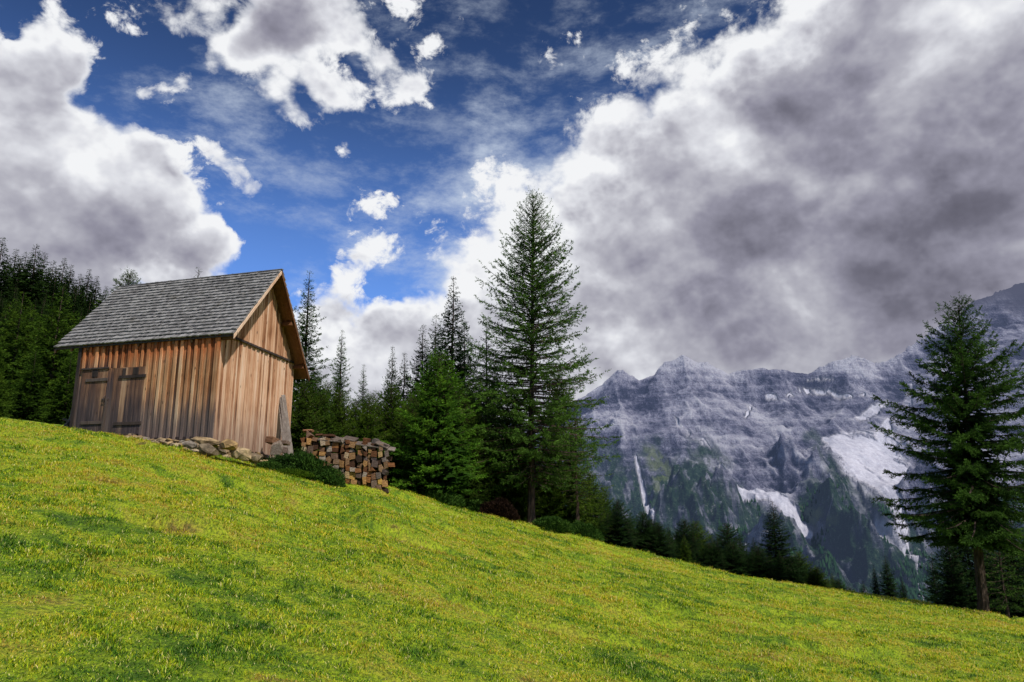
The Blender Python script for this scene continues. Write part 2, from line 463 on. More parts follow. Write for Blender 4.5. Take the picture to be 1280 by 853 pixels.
col = T.ramp(f2, [(.38, (.022, .09, .004)), (.48, (.10, .27, .006)), (.56, (.32, .50, .008)), (.68, (.66, .70, .012)), (.80, (.80, .54, .055))])
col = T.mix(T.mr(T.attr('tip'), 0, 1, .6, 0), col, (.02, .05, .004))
brown = T.math('MULTIPLY', T.mr(mid, .53, .66), T.mr(r, .3, .6))
col = T.mix(T.math('MULTIPLY', brown, .7), col, (.30, .17, .04))
col = T.mix(T.math('MULTIPLY', T.mr(r, .90, .96), .8), col, (.75, .66, .30))
tr = T.node('ShaderNodeBsdfTranslucent'); T.l.new(col, tr.inputs[0]); T.l.new(col, b.inputs['Base Color'])
b.inputs['Roughness'].default_value = .6
mx = T.node('ShaderNodeMixShader'); mx.inputs[0].default_value = .35
mo = [n for n in T.n if n.type == 'OUTPUT_MATERIAL'][0]
T.l.new(b.outputs[0], mx.inputs[1]); T.l.new(tr.outputs[0], mx.inputs[2]); T.l.new(mx.outputs[0], mo.inputs[0])
o = obj('grass', make_grass(1200000, 11), grm); tag(o, 'short mown green and straw yellow grass', kind='stuff', cat='grass')
# ------------------------------------------------------------------ wood
def wood(name, stops, grain=(14, 14, .9), board=True, bumpd=.006, weather=None, rough=.85):
    m, T, b = material(name)
    P = T.tex('Object'); r = T.attr('rnd')
    sh = T.node('ShaderNodeCombineXYZ'); T.put(sh.inputs[0], T.math('MULTIPLY', r, 37)); T.put(sh.inputs[2], T.math('MULTIPLY', r, 91))
    Pm = T.vm('ADD', T.mapping(P, scale=grain), sh.outputs[0])
    g1 = T.noise(Pm, 1.0, 6, .6, dist=.4)
    g2 = T.noise(Pm, 4.0, 5, .7)
    big = T.noise(P, 1.3, 3, .5)
    f = T.math('ADD', T.math('MULTIPLY', g1, .55), T.math('MULTIPLY', g2, .25))
    f = T.math('ADD', f, T.math('MULTIPLY', r, .40)); f = T.math('ADD', f, T.math('MULTIPLY', T.math('SUBTRACT', big, .5), .35))
    col = T.ramp(f, stops)
    if weather: col = weather(T, P, col, g1, r)
    kn = T.node('ShaderNodeTexVoronoi', feature='F1'); kn.inputs['Scale'].default_value = 2.6
    T.l.new(T.vm('ADD', T.mapping(P, scale=(2.2, 2.2, .75)), sh.outputs[0]), kn.inputs['Vector'])
    col = T.mix(T.mr(kn.outputs['Distance'], .055, .13, .8, 0), col, (.035, .018, .01))
    T.l.new(col, b.inputs['Base Color']); b.inputs['Roughness'].default_value = rough
    T.l.new(T.bump(T.math('ADD', g1, g2), .6, bumpd), b.inputs['Normal'])
    return m

AZ1, AZ2 = R(-72.29), R(7.67)
ax = np.array([math.sin(AZ1), math.cos(AZ1), 0]); bx_ = np.array([math.sin(AZ2), math.cos(AZ2), 0]); Zv = np.array([0, 0, 1.])
C0 = np.array([-8.06, 20.0, 1.651]); LEN, WID, HE, HR, RB = 4.98, 4.74, 2.80, 5.355, .534
def H(s, t, z): return C0 + ax * s + bx_ * t + Zv * z          # along the long wall, along the gable wall, up
def front_s(px, py=500):
    """distance along the long wall where a sight line meets it"""
    t, _ = ray(px, py)       # (C.x + ax.x s) = t (C.y + ax.y s)
    return (t * C0[1] - C0[0]) / (ax[0] - t * ax[1])
def gable_t(px, py=500):
    t, _ = ray(px, py)
    return (t * C0[1] - C0[0]) / (bx_[0] - t * bx_[1])
def front_z(s, px, py):
    _, sl = ray(px, py); return sl * (C0 + ax * s)[1] - C0[2]

hut = empty('wooden_hut', H(LEN / 2, WID / 2, 0)); bpy.context.view_layer.update()
tag(hut, 'weathered board hut with grey shingle roof standing on loose stones above the meadow', 'hut')
def hp(name, mb, mat, bevel=0, parent=None, label=None):
    o = mb.build(name, mat, None, bevel)
    me = o.data; off = Vector(H(LEN / 2, WID / 2, 0)); me.transform(Matrix.Translation(-off)); o.parent = parent or hut
    if label: o['label'] = label
    return o

def weather_front(T, P, col, g1, r):
    # rain-darkened boards low on the wall and around the doors, sheltered orange under the eave
    G = T.pos(); sp = T.node('ShaderNodeSeparateXYZ'); T.l.new(G, sp.inputs[0])
    z = T.math('SUBTRACT', sp.outputs[2], float(C0[2]))
    s = T.math('MULTIPLY', T.vm('DOT_PRODUCT', T.vm('SUBTRACT', G, tuple(C0)), tuple(ax)), 1)
    wob = T.math('MULTIPLY', T.math('SUBTRACT', g1, .5), 1.5)
    wr = T.math('MULTIPLY', T.math('SUBTRACT', r, .5), .5)
    zz = T.math('ADD', z, T.math('ADD', wob, wr))
    lim = T.mr(s, 1.8, 3.9, .75, 2.05, False)
    dark = T.mr(T.math('SUBTRACT', zz, lim), -.5, .5, .90, 0)
    col = T.mix(dark, col, T.ramp(T.math('ADD', g1, T.math('MULTIPLY', T.math('SUBTRACT', r, .5), .4)), [(.3, (.018, .016, .024)), (.55, (.06, .048, .055)), (.75, (.19, .14, .12))]))
    grey = T.mr(T.math('ADD', z, wob), .3, 1.7, .32, 0)
    col = T.mix(grey, col, (.21, .165, .14))
    top = T.mr(T.math('ADD', z, T.math('MULTIPLY', wob, .3)), 1.9, 2.7, 0, .75)
    return T.mix(top, col, T.mix(1, col, (1.12, .50, .19), 'MULTIPLY'))
front_wood = wood('sun-browned boards', [(.30, (.035, .016, .009)), (.45, (.13, .055, .022)), (.58, (.30, .135, .058)), (.72, (.46, .26, .135)), (.90, (.60, .44, .29))], weather=weather_front)
def weather_gable(T, P, col, g1, r):
    G = T.pos(); sp = T.node('ShaderNodeSeparateXYZ'); T.l.new(G, sp.inputs[0])
    z = T.math('SUBTRACT', sp.outputs[2], float(C0[2]))
    f = T.mr(T.math('ADD', z, T.math('MULTIPLY', T.math('SUBTRACT', g1, .5), 1.8)), -.3, 1.5, .65, 0)
    return T.mix(f, col, T.ramp(g1, [(.3, (.08, .058, .05)), (.7, (.26, .195, .17))]))
def weather_door(T, P, col, g1, r):
    sp = T.node('ShaderNodeSeparateXYZ'); T.l.new(T.pos(), sp.inputs[0])
    z = T.math('ADD', T.math('SUBTRACT', sp.outputs[2], float(C0[2])), T.math('MULTIPLY', T.math('SUBTRACT', T.math('ADD', g1, T.math('MULTIPLY', r, .5)), .75), 1.6))
    return T.mix(T.mr(z, .3, 1.7, .9, 0), col, T.ramp(g1, [(.3, (.02, .017, .022)), (.55, (.06, .048, .052)), (.75, (.16, .12, .11))]))
gable_wood = wood('silvered boards', [(.30, (.08, .031, .015)), (.42, (.26, .115, .055)), (.56, (.46, .25, .145)), (.72, (.61, .39, .26)), (.92, (.70, .53, .41))], weather=weather_gable)
dark_wood = wood('dark timber', [(.3, (.016, .012, .012)), (.6, (.06, .043, .037)), (.9, (.13, .10, .085))])
door_wood = wood('door boards', [(.3, (.04, .022, .016)), (.5, (.14, .07, .042)), (.7, (.27, .155, .09)), (.9, (.42, .27, .17))], weather=weather_door)
raft_wood = wood('rafter timber', [(.3, (.06, .025, .012)), (.6, (.16, .07, .03)), (.9, (.28, .14, .07))])
iron, T, b = material('rusty iron')
T.l.new(T.ramp(T.noise(T.tex('Object'), 20, 4), [(.3, (.02, .018, .02)), (.7, (.07, .045, .035))]), b.inputs['Base Color']); b.inputs['Roughness'].default_value = .6

# long wall: overlapping vertical boards (board and cover board)
nf = np.cross(ax, Zv); nf = -nf if nf[1] > 0 else nf            # outward, to the camera
ng = np.cross(bx_, Zv); ng = -ng if ng[0] < 0 else ng           # outward of the gable wall
slope_f = (HR - HE) / (RB * WID); slope_b = (HR - HE) / ((1 - RB) * WID)
def bottom_f(s): return -.10 + .17 * (s / LEN) + .0
mb = MB()
s_ = 0.0; k = 0; D_L, D_M, D_R = front_s(100), front_s(134), front_s(179)   # the doors
while s_ < LEN:
    wdt = random.uniform(.10, .135)
    e = min(s_ + wdt, LEN)
    zt = HE + .02; zb = bottom_f((s_ + e) / 2) - random.uniform(0, .05)
    zlow = zb
    if D_R < (s_ + e) / 2 < D_L: zlow = 2.02
    mb.box(H(s_, 0, zlow) - nf * .03, ax * (e - s_), Zv * (zt - zlow), nf * .028, random.uniform(0, .6))
    if k % 2 == 0:
        cw = random.uniform(.075, .105)
        mb.box(H(e - cw / 2, 0, zlow) , ax * cw, Zv * (zt - .04 - zlow), nf * random.uniform(.028, .042), random.uniform(.35, 1))
    s_ = e; k += 1
wall = hp('long_wall', mb, front_wood, .003)
# gable wall
def top_g(t):
    return HE + (slope_f * t if t < RB * WID else slope_b * (WID - t)) - .04
mb = MB(); t_ = 0.0; k = 0
BAND = HE + .04
while t_ < WID:
    wdt = random.uniform(.11, .17); e = min(t_ + wdt, WID)
    if t_ < RB * WID < e: e = RB * WID
    zb = -.16 - .24 * t_ / WID - random.uniform(0, .06)
    r1 = random.random()
    # lower tier
    mb.box(H(0, t_, zb) - ng * .03, bx_ * (e - t_ - .004), Zv * (BAND - zb), ng * .028, r1)
    # upper tier up to the rafters, a little proud
    za, zc = top_g(t_), top_g(e)
    if min(za, zc) > BAND + .02:
        o_ = H(0, t_, BAND) - ng * .012; q = bx_ * (e - t_ - .004)
        r2 = random.random()
        vs = [o_, o_ + q, H(0, e - .004, zc) - ng * .012, H(0, t_, za) - ng * .012]
        vs = vs + [v + ng * .028 for v in vs]
        mb.add(vs, [(0, 3, 2, 1), (4, 5, 6, 7), (0, 1, 5, 4), (1, 2, 6, 5), (2, 3, 7, 6), (3, 0, 4, 7)], r2)
    if k % 2 == 1:
        cw = random.uniform(.05, .075)
        mb.box(H(0, e - cw / 2, zb), bx_ * cw, Zv * (BAND - zb - .03), ng * random.uniform(.018, .03), random.uniform(.3, 1))
        if min(za, zc) > BAND + .25:
            mb.box(H(0, e - cw / 2, BAND + .05) + ng * .017, bx_ * cw, Zv * (min(za, zc) - BAND - .08), ng * .018, random.random())
    t_ = e; k += 1
hp('gable_wall', mb, gable_wood, .003)
# far walls
mb = MB()
mb.box(H(LEN, 0, .0) + ax * .002, bx_ * WID, Zv * HE, -ax * .03, .3)
o_ = [H(LEN - .03, 0, HE), H(LEN - .03, WID, HE), H(LEN - .03, RB * WID, HR - .05)]
mb.add(o_ + [p + ax * .03 for p in o_], [(0, 1, 2), (5, 4, 3), (0, 3, 4, 1), (1, 4, 5, 2), (2, 5, 3, 0)], .4)
mb.box(H(.0, WID, -.4), ax * LEN, Zv * (HE + .4), bx_ * .03, .6)
hp('back_walls', mb, dark_wood)
# horizontal rail on the gable, corner boards
mb = MB(); mb.box(H(0, -.02, BAND - .035) + ng * .034, bx_ * (WID + .04), Zv * .07, ng * .03, .2); hp('gable_rail', mb, dark_wood, .004)
mb = MB()
mb.box(H(-.035, -.0, -.12) + nf * .032, ax * .11, Zv * (HE + .1), nf * .02, .55)
hp('corner_board', mb, front_wood, .004)
mb = MB(); mb.box(H(LEN - .10, 0, .02) + nf * .03, ax * .11, Zv * (HE - .05), nf * .025, .1); hp('corner_board', mb, dark_wood, .004)
# dark ground sill and ramp board under the doors
mb = MB(); mb.box(H(.3, 0, -.09) - nf * .10, ax * (LEN - .4), Zv * .08, nf * .12, .2); hp('ground_sill', mb, dark_wood, .004)
mb = MB(); a0, a1 = front_s(176), front_s(120)
mb.box(H(a0, 0, .0) + nf * .05, ax * (a1 - a0), Zv * .11, nf * .13, .25); hp('threshold', mb, dark_wood, .006)
# doors
def leaf(sa, sb, nm, label, strap_z):
    mb = MB(); s = sa
    while s < sb - .01:
        e = min(s + random.uniform(.13, .19), sb)
        mb.box(H(s + .004, 0, .10) + nf * .008, ax * (e - s - .008), Zv * 1.92, nf * .026, random.random()); s = e
    d = hp(nm, mb, door_wood, .003, label=label)
    for z in strap_z:
        m2 = MB(); m2.box(H(sa - .05, 0, z) + nf * .036, ax * (sb - sa) * .86, Zv * .09, nf * .028, random.random())
        hp('batten', m2, dark_wood, .004, d)
    return d
dl = leaf(D_M + .07, D_L, 'door', 'dark greyed left door leaf', (.42, 1.66))
dr = leaf(D_R, D_M - .18, 'door', 'browner right door leaf', (.36, 1.70))
m2 = MB(); m2.bar(H(D_M + .02, 0, .12) + nf * .05, H(D_M - .03, 0, 1.15) + nf * .05, .07, .04, nf, .7); hp('latch_bar', m2, dark_wood, .004, dl)
m2 = MB(); m2.tube([H(D_M + .05, 0, 1.22) + nf * .05, H(D_M + .05, 0, 1.12) + nf * .10, H(D_M + .05, 0, 1.0) + nf * .05], .014, 6); m2.bar(H(D_M + .16, 0, 1.12) + nf * .045, H(D_M - .08, 0, 1.12) + nf * .045, .05, .02, nf, .2)
hp('handle', m2, iron, 0, dl)
mb = MB(); s = D_M - .18
while s < D_M + .06:
    mb.box(H(s + .003, 0, .08) + nf * .0, ax * .114, Zv * 1.95, nf * .02, random.random()); s += .12
hp('door_post', mb, front_wood, .003)
mb = MB(); mb.box(H(D_M + .02, 0, 2.02) + nf * .03, ax * (D_L - D_M), Zv * .05, nf * .04, .4); hp('lintel', mb, dark_wood, .004)
for a_, b_ in ((front_s(120), front_s(113)), (front_s(171), front_s(164)), (front_s(155), front_s(151))):
    mb = MB(); mb.box(H(min(a_, b_), 0, 1.80) + nf * .036, ax * abs(a_ - b_), Zv * .20, nf * .012, .05); hp('patch_board', mb, dark_wood, .002)

# roof: two slopes of shingle courses
OG, OE, OL, OB = .46, .06, .92, .40
def roof_pt(s, t, lift=0):
    z = HE + slope_f * t if t <= RB * WID else HR - slope_b * (t - RB * WID)
    return H(s, t, z + lift)
shm, T, b = material('weathered shingles')
r = T.attr('rnd'); P = T.tex('Object')
g1 = T.noise(T.mapping(P, scale=(30, 30, 6)), 1, 4, .6)
big = T.noise(P, .9, 3, .5)
f = T.math('ADD', T.math('MULTIPLY', r, .36), T.math('ADD', T.math('MULTIPLY', g1, .35), T.math('MULTIPLY', T.math('SUBTRACT', big, .5), .4)))
col = T.ramp(f, [(.12, (.095, .09, .09)), (.32, (.175, .168, .165)), (.55, (.265, .255, .25)), (.8, (.38, .365, .35))])
col = T.mix(T.mr(T.noise(P, 2.1, 4, .6), .58, .75, 0, .5), col, (.13, .11, .08))
T.l.new(col, b.inputs['Base Color']); T.l.new(T.bump(g1, .6, .01), b.inputs['Normal'])
def shingles(front):
    mb = MB(); sl = slope_f if front else slope_b
    tv = np.array(bx_) * (1 if front else -1) + Zv * sl; run = np.linalg.norm(tv); tv = tv / run
    nrm = np.cross(ax, tv); nrm = nrm if nrm[2] > 0 else -nrm
    t0 = -OE if front else WID + OB; t1 = RB * WID
    Ls = abs(t1 - t0) * run; n = int(Ls / .178)
    base = H(0, t0, HE - (sl * OE if front else sl * OB))
    for i in range(n + 1):
        u = i * Ls / n - (.03 if i == 0 else 0); s = -OG - .02 + random.uniform(-.01, .01)
        ww = .022 * math.sin(i * 1.7)
        while s < LEN + OL:
            wd = random.uniform(.06, .11) if front else .3
            e = min(s + wd, LEN + OL + .03 + random.uniform(-.02, .02))
            jit = random.uniform(-.010, .010); ln = min(.235, Ls - u + .03)
            th = random.uniform(.034, .046); lift = random.uniform(.0, .008)
            o_ = base + ax * s + tv * (u + jit) + nrm * (.048 + lift)
            q = ax * (e - s - .006); up = tv * ln - nrm * .05
            mb.box(o_, q, up, nrm * th, random.random())
            s = e
    return mb
hp('roof', shingles(True), shm, 0, label='grey shingle roof slope facing the meadow')
hp('roof', shingles(False), shm, 0, label='shaded far roof slope')
# roof boarding under the shingles (dark orange underside)
for front in (True, False):
    mb = MB(); sl = slope_f if front else slope_b
    t0 = -OE + .02 if front else WID + OB - .02; t1 = RB * WID
    s = -OG + .03
    while s < LEN + OL - .05:
        e = min(s + .16, LEN + OL - .04)
        p = [roof_pt(0, t0 if front else t0) for _ in range(1)][0]
        z0 = HE + slope_f * t0 if front else HR - slope_b * (t0 - t1)
        a_, b_ = H(s, t0, z0), H(s, t1, HR)
        mb.box(a_ - Zv * .025, ax * (e - s - .004), b_ - a_, Zv * .025 + (0, 0, 0), random.random()); s = e
    hp('roof_boards', mb, raft_wood)
# bargeboards, fascia, ridge, purlins
mb = MB()
t0 = -OE - .02; z0 = HE + slope_f * t0
mb.box(H(-OG - .0, t0, z0 - .10) , H(0, RB * WID, HR) - H(0, t0, z0), Zv * .13, -ax * .03, .9)
hp('bargeboard', mb, gable_wood, .004, label='pale bargeboard on the near rake')
mb = MB(); t0 = WID + OB; z0 = HR - slope_b * (t0 - RB * WID)
mb.box(H(-OG, t0, z0 - .10), H(0, RB * WID, HR) - H(0, t0, z0), Zv * .14, -ax * .03, .3)
hp('bargeboard', mb, raft_wood, .004, label='dark brown bargeboard on the far rake')
for t0, z0, i in ((RB * WID, HR - .14, 0), (WID + .02, HE - .12, 1), (.06, HE - .10, 2), (WID * .77, HE + slope_b * WID * .23 - .14, 3)):
    mb = MB(); mb.box(H(-OG + .04, t0 - .06, z0 - .06), ax * (OG - .02), bx_ * .12, Zv * .12, .4); hp('purlin', mb, raft_wood, .005)
for s in np.arange(.3, LEN + OL, .62):
    mb = MB(); mb.box(H(s, -OE + .02, HE - slope_f * OE - .13), ax * .08, Zv * .10, bx_ * .3 + Zv * slope_f * .3, random.random()); hp('rafter_end', mb, raft_wood, .004)
mb = MB(); mb.box(H(-OG, -OE - .015, HE - slope_f * OE - .045), ax * (LEN + OL + OG), Zv * .05, bx_ * .02, .5); hp('eave_board', mb, dark_wood, .003)
mb = MB(); mb.box(H(LEN + OL - .03, -OE, HE - slope_f * OE - .10), H(0, RB * WID, HR) - H(0, -OE, HE - slope_f * OE), Zv * .10, ax * .03, .9); hp('bargeboard', mb, dark_wood, .003)
mb = MB(); mb.bar(H(-OG - .06, RB * WID - .02, HR + .05), H(LEN + OL, RB * WID - .02, HR + .045), .10, .03, Zv, .3)
hp('ridge_cap', mb, shm, .004)
# ------------------------------------------------------------------ conifers
def bark_mat():
    m, T, b = material('bark')
    P = T.tex('Object'); n = T.noise(T.mapping(P, scale=(9, 9, 2)), 1.5, 5, .65)
    T.l.new(T.ramp(n, [(.3, (.018, .012, .009)), (.6, (.075, .052, .038)), (.85, (.16, .12, .095))]), b.inputs['Base Color'])
    T.l.new(T.bump(n, 1, .05), b.inputs['Normal']); b.inputs['Roughness'].default_value = .95; return m
BARK = bark_mat()
def needle_mat(name, dark, mid_, light, trans=.3, haze=0):
    m, T, b = material(name)
    P = T.tex('Object'); r = T.attr('rnd'); o_ = T.orand()
    n = T.noise(T.vm('ADD', P, T.vm('SCALE', (13, 7, 3), scale=o_)), .9, 3, .6)
    f = T.math('ADD', T.math('MULTIPLY', n, .6), T.math('ADD', T.math('MULTIPLY', r, .4), T.math('MULTIPLY', T.math('SUBTRACT', o_, .5), .18)))
    col = T.ramp(f, [(.25, dark), (.5, mid_), (.78, light)])
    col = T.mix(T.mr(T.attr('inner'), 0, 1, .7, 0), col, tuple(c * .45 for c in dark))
    T.l.new(col, b.inputs['Base Color']); b.inputs['Roughness'].default_value = .75; b.inputs['Specular IOR Level'].default_value = .04
    tr = T.node('ShaderNodeBsdfTranslucent'); T.l.new(col, tr.inputs[0])
    mx = T.node('ShaderNodeMixShader'); mx.inputs[0].default_value = trans
    mo = [n for n in T.n if n.type == 'OUTPUT_MATERIAL'][0]
    T.l.new(b.outputs[0], mx.inputs[1]); T.l.new(tr.outputs[0], mx.inputs[2])
    T.l.new(mx.outputs[0], mo.inputs[0]); return m
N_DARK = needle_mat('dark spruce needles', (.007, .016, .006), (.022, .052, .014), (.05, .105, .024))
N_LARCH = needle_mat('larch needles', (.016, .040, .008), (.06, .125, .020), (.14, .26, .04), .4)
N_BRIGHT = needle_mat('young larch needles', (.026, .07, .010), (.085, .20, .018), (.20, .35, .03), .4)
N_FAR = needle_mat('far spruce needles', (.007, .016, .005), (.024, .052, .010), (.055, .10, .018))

def conifer(name, seed, Ht, rad, cb=.1, nb=200, shape=1.0, elev=(-12, 35), droop=.18, tip=.15, tws=.11, twl=.42, bls=.035, bll=.10, blw=.022, trunk_r=None,
            hang=.25, density=1.0, lean=(0, 0), limbs=True, gap=0, dead=0, sidew=.85, core=0):
    """trunk with limbs, and a crown of needle sprays set twig by twig along every branch. returns two meshes"""
    g = np.random.default_rng(seed)
    hh = cb + (1 - cb) * (np.arange(nb) + g.random(nb)) / nb
    hh = np.clip(hh, 0, .985) ** .95
    az = np.arange(nb) * 2.39996 + g.normal(0, .35, nb)
    u = (hh - cb) / (1 - cb)
    prof = (np.clip(1 - u, 0, 1) ** shape) * (.55 + .45 * sstep(0, .16, u))
    L = rad * prof * g.uniform(.66, 1.12, nb) * (1 + gap * (fbm(hh * 9, az * .8, 2, seed) - .5)) + .03 * rad * g.random(nb) + .02
    if dead: L[hh < cb + .04] *= .6
    el = np.radians(elev[0] + (elev[1] - elev[0]) * u ** 1.2 + g.normal(0, 6, nb))
    lx, ly = lean
    def axisp(z):           # trunk axis at relative height
        return np.stack([lx * z ** 1.3 * Ht, ly * z ** 1.3 * Ht, z * Ht], -1)
    base = axisp(hh)
    D = np.stack([np.cos(az), np.sin(az), np.zeros(nb)], -1)
    side_bend = g.normal(0, .08, nb)
    Pp = np.stack([-np.sin(az), np.cos(az), np.zeros(nb)], -1)
    def bp(i, s):
        l = L[i][:, None]; s_ = s[:, None]
        return base[i] + D[i] * l * s_ * np.cos(el[i])[:, None] + Pp[i] * l * side_bend[i][:, None] * s_ ** 2 + np.array([0, 0, 1.]) * l * (np.sin(el[i])[:, None] * s_ - droop * (1 - u[i])[:, None] * s_ ** 2 * 1.2 + tip * s_ ** 3)
    # --- trunk and limbs
    tr_ = trunk_r or Ht * .014
    mb = MB()
    zz = np.array([-.06, 0, .015, .05, .12, .25, .4, .55, .7, .85, .95, 1.0])
    pts = axisp(np.maximum(zz, 0)); pts[0, 2] = -.06 * Ht
    rr = tr_ * (1 - np.clip(zz, 0, 1) ** .9 * .96); rr[0] *= 1.5; rr[1] *= 1.3; rr[2] *= 1.12
    pts[3:-1, :2] += g.normal(0, tr_ * .12, (len(pts) - 4, 2))
    mb.tube(pts, rr, 9)
    if limbs:
        for i in range(nb):
            if L[i] < .12 * rad: continue
            ss = np.array([0, .3, .6, .9]); q = bp(np.full(4, i), ss)
            r0 = min(tr_ * .45, .012 + L[i] * .011)
            mb.tube(q, [r0, r0 * .75, r0 * .5, r0 * .2], 3, cap=False)
    trunk = mb.mesh('trunk')
    # --- twigs
    nt = np.maximum((L / tws * density).astype(int), 2)
    bi = np.repeat(np.arange(nb), nt); n = len(bi)
    s = g.random(n) ** .75 * .9 + .1
    s = np.clip(s, .12, 1)
    o = bp(bi, s); o2 = bp(bi, np.clip(s + .05, 0, 1.05)); dirb = o2 - o; dirb /= np.linalg.norm(dirb, axis=1)[:, None] + 1e-9
    sd = np.where(g.random(n) < .5, -1, 1)[:, None]
    fwd = g.uniform(.35, 1.1, n)[:, None]
    td = Pp[bi] * sd * sidew + dirb * fwd + np.stack([g.normal(0, .15, n), g.normal(0, .15, n), g.normal(0, .25, n) - hang], -1)
    endt = s > .93; td[endt] = dirb[endt] + g.normal(0, .2, (endt.sum(), 3))
    td /= np.linalg.norm(td, axis=1)[:, None]
    tl = twl * (.14 + .86 * np.sqrt(np.clip(L[bi] / rad, 0, 1))) * (1 - .55 * s) * g.uniform(.5, 1.3, n) + .04 * twl
    # --- needle tufts along each twig
    nn = np.maximum((tl / bls).astype(int), 2)
    ti = np.repeat(np.arange(n), nn); m = len(ti)
    v = g.random(m)
    droopz = -(.35 * hang) * v ** 2 * tl[ti]
    p = o[ti] + td[ti] * (tl[ti] * v)[:, None]; p[:, 2] += droopz
    rv = g.normal(0, 1, (m, 3)); rv /= np.linalg.norm(rv, axis=1)[:, None]
    nd = td[ti] * .75 + rv * .75; nd /= np.linalg.norm(nd, axis=1)[:, None]
    wv = np.cross(nd, g.normal(0, 1, (m, 3))); wv /= np.linalg.norm(wv, axis=1)[:, None] + 1e-9
    tipf = .55 + .45 * np.clip((1 - hh[bi[ti]]) * 4, 0, 1); ln = bll * g.uniform(.5, 1.25, m) * tipf; wd = blw * g.uniform(.6, 1.2, m) * tipf
    A = p - nd * (ln * .15)[:, None]; B_ = p + nd * (ln * .45)[:, None] + wv * wd[:, None] * .5; Cc = p + nd * ln[:, None]; Dd = p + nd * (ln * .45)[:, None] - wv * wd[:, None] * .5
    V = np.stack([A, B_, Cc, Dd], 1).reshape(-1, 3)
    inner = np.clip(s[ti] * .75 + v * .35, 0, 1)
    rnd = np.clip(np.repeat(g.random(n), nn) * .6 + g.random(m) * .4, 0, 1)
    if core:        # the closed, needle-dark heart of a dense crown: ragged shreds round the stem
        mc = int(700 * core * 4); zc = cb + (1 - cb) * (1 - np.sqrt(g.random(mc))) * .97
        uc = (zc - cb) / (1 - cb); ac = g.uniform(0, 6.283, mc)
        rc = rad * (1 - uc) ** shape * (.55 + .45 * sstep(0, .16, uc)) * core * np.sqrt(g.random(mc))
        pc_ = axisp(zc) + np.stack([np.cos(ac) * rc, np.sin(ac) * rc, np.zeros(mc)], -1)
        od = np.stack([np.cos(ac), np.sin(ac), g.uniform(-.6, .3, mc)], -1); sdv = np.stack([-np.sin(ac), np.cos(ac), g.normal(0, .3, mc)], -1)
        sz = (rad * .16 * (1.15 - uc))[:, None]
        Vc = np.stack([pc_ - od * sz * .5, pc_ + sdv * sz * .35, pc_ + od * sz, pc_ - sdv * sz * .35 - np.array([0, 0, 1.]) * sz * .3], 1).reshape(-1, 3)
        V = np.concatenate([V, Vc]); m += mc; inner = np.concatenate([inner, np.full(mc, .25)]); rnd = np.concatenate([rnd, g.random(mc) * .4])
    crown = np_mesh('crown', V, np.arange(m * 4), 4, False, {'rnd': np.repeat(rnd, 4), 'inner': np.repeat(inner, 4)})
    print('TREE', name, m)
    return trunk, crown

PROT = {}
def proto(key, mat, **kw):
    tm, cm = conifer(key, **kw); tm.materials.append(BARK); cm.materials.append(mat); PROT[key] = (tm, cm, kw['Ht'])

def tree(key, name, px, Y, label, group=None, top=None, height=None, rz=None, wide=1, base=None, cat=None, mat=None, tilt=0):
    """a tree standing at distance Y on the sight column px; its height reaches the photo's tree top"""
    tm, cm, h0 = PROT[key]
    bp_ = base if base is not None else 640
    t, _ = ray(px, bp_)
    X = t * Y; z = float(ground(X, Y))
    if top is not None:
        tp, s_top = ray(top[0], top[1]); height = s_top * Y - z
    e = empty(name, (X, Y, z), rz if rz is not None else random.uniform(0, 6.28), (height / h0 * wide, height / h0 * wide, height / h0))
    if tilt: e.rotation_euler[1] = tilt
    tag(e, label, cat or 'tree', group)
    tk = obj('trunk', tm, None, e); cr = obj('crown', cm, None, e)
    if mat:
        cr.material_slots[0].link = 'OBJECT'; cr.material_slots[0].material = mat
    return e

# prototypes (metres)
proto('hero', N_LARCH, seed=5, Ht=14, rad=3.4, cb=.12, nb=440, shape=.60, elev=(-8, 44), droop=.24, tip=.24, tws=.068, twl=.54, bls=.023, bll=.09, blw=.030, trunk_r=.17, hang=.22, gap=.5, lean=(.012, 0))
proto('big', N_LARCH, seed=9, Ht=14, rad=4.3, cb=.22, nb=230, shape=.70, elev=(-16, 38), droop=.25, tip=.28, tws=.042, twl=.70, bls=.022, bll=.11, blw=.038, trunk_r=.22, hang=.34, gap=.9, core=.2)
proto('young', N_BRIGHT, seed=12, Ht=8, rad=2.7, cb=.03, nb=230, shape=.62, elev=(5, 48), droop=.15, tip=.12, tws=.075, twl=.55, bls=.028, bll=.12, blw=.036, hang=.10, gap=.5, core=.55)
proto('spire', N_DARK, seed=21, Ht=12, rad=2.5, cb=.03, nb=260, shape=.95, elev=(-14, 34), droop=.25, tip=.22, tws=.065, twl=.5, bls=.032, bll=.13, blw=.045, hang=.25, gap=.6, core=.5)
proto('slim', N_LARCH, seed=33, Ht=12, rad=2.1, cb=.03, nb=260, shape=.9, elev=(-4, 44), droop=.15, tip=.15, tws=.068, twl=.45, bls=.030, bll=.12, blw=.036, hang=.15, gap=.7, core=.35)
proto('thin', N_LARCH, seed=37, Ht=12, rad=2.2, cb=.25, nb=160, shape=.8, elev=(-10, 40), droop=.2, tip=.2, tws=.11, twl=.5, bls=.036, bll=.12, blw=.034, hang=.3, gap=.9)
proto('far', N_FAR, seed=41, Ht=12, rad=1.9, cb=.02, nb=230, shape=.82, elev=(-22, 8), droop=.20, tip=.03, tws=.085, twl=.50, bls=.045, bll=.16, blw=.09, hang=.45, gap=.3, limbs=False, core=.9)
N_MIDL = needle_mat('hillside larch needles', (.016, .038, .006), (.058, .115, .011), (.14, .22, .02), .4)
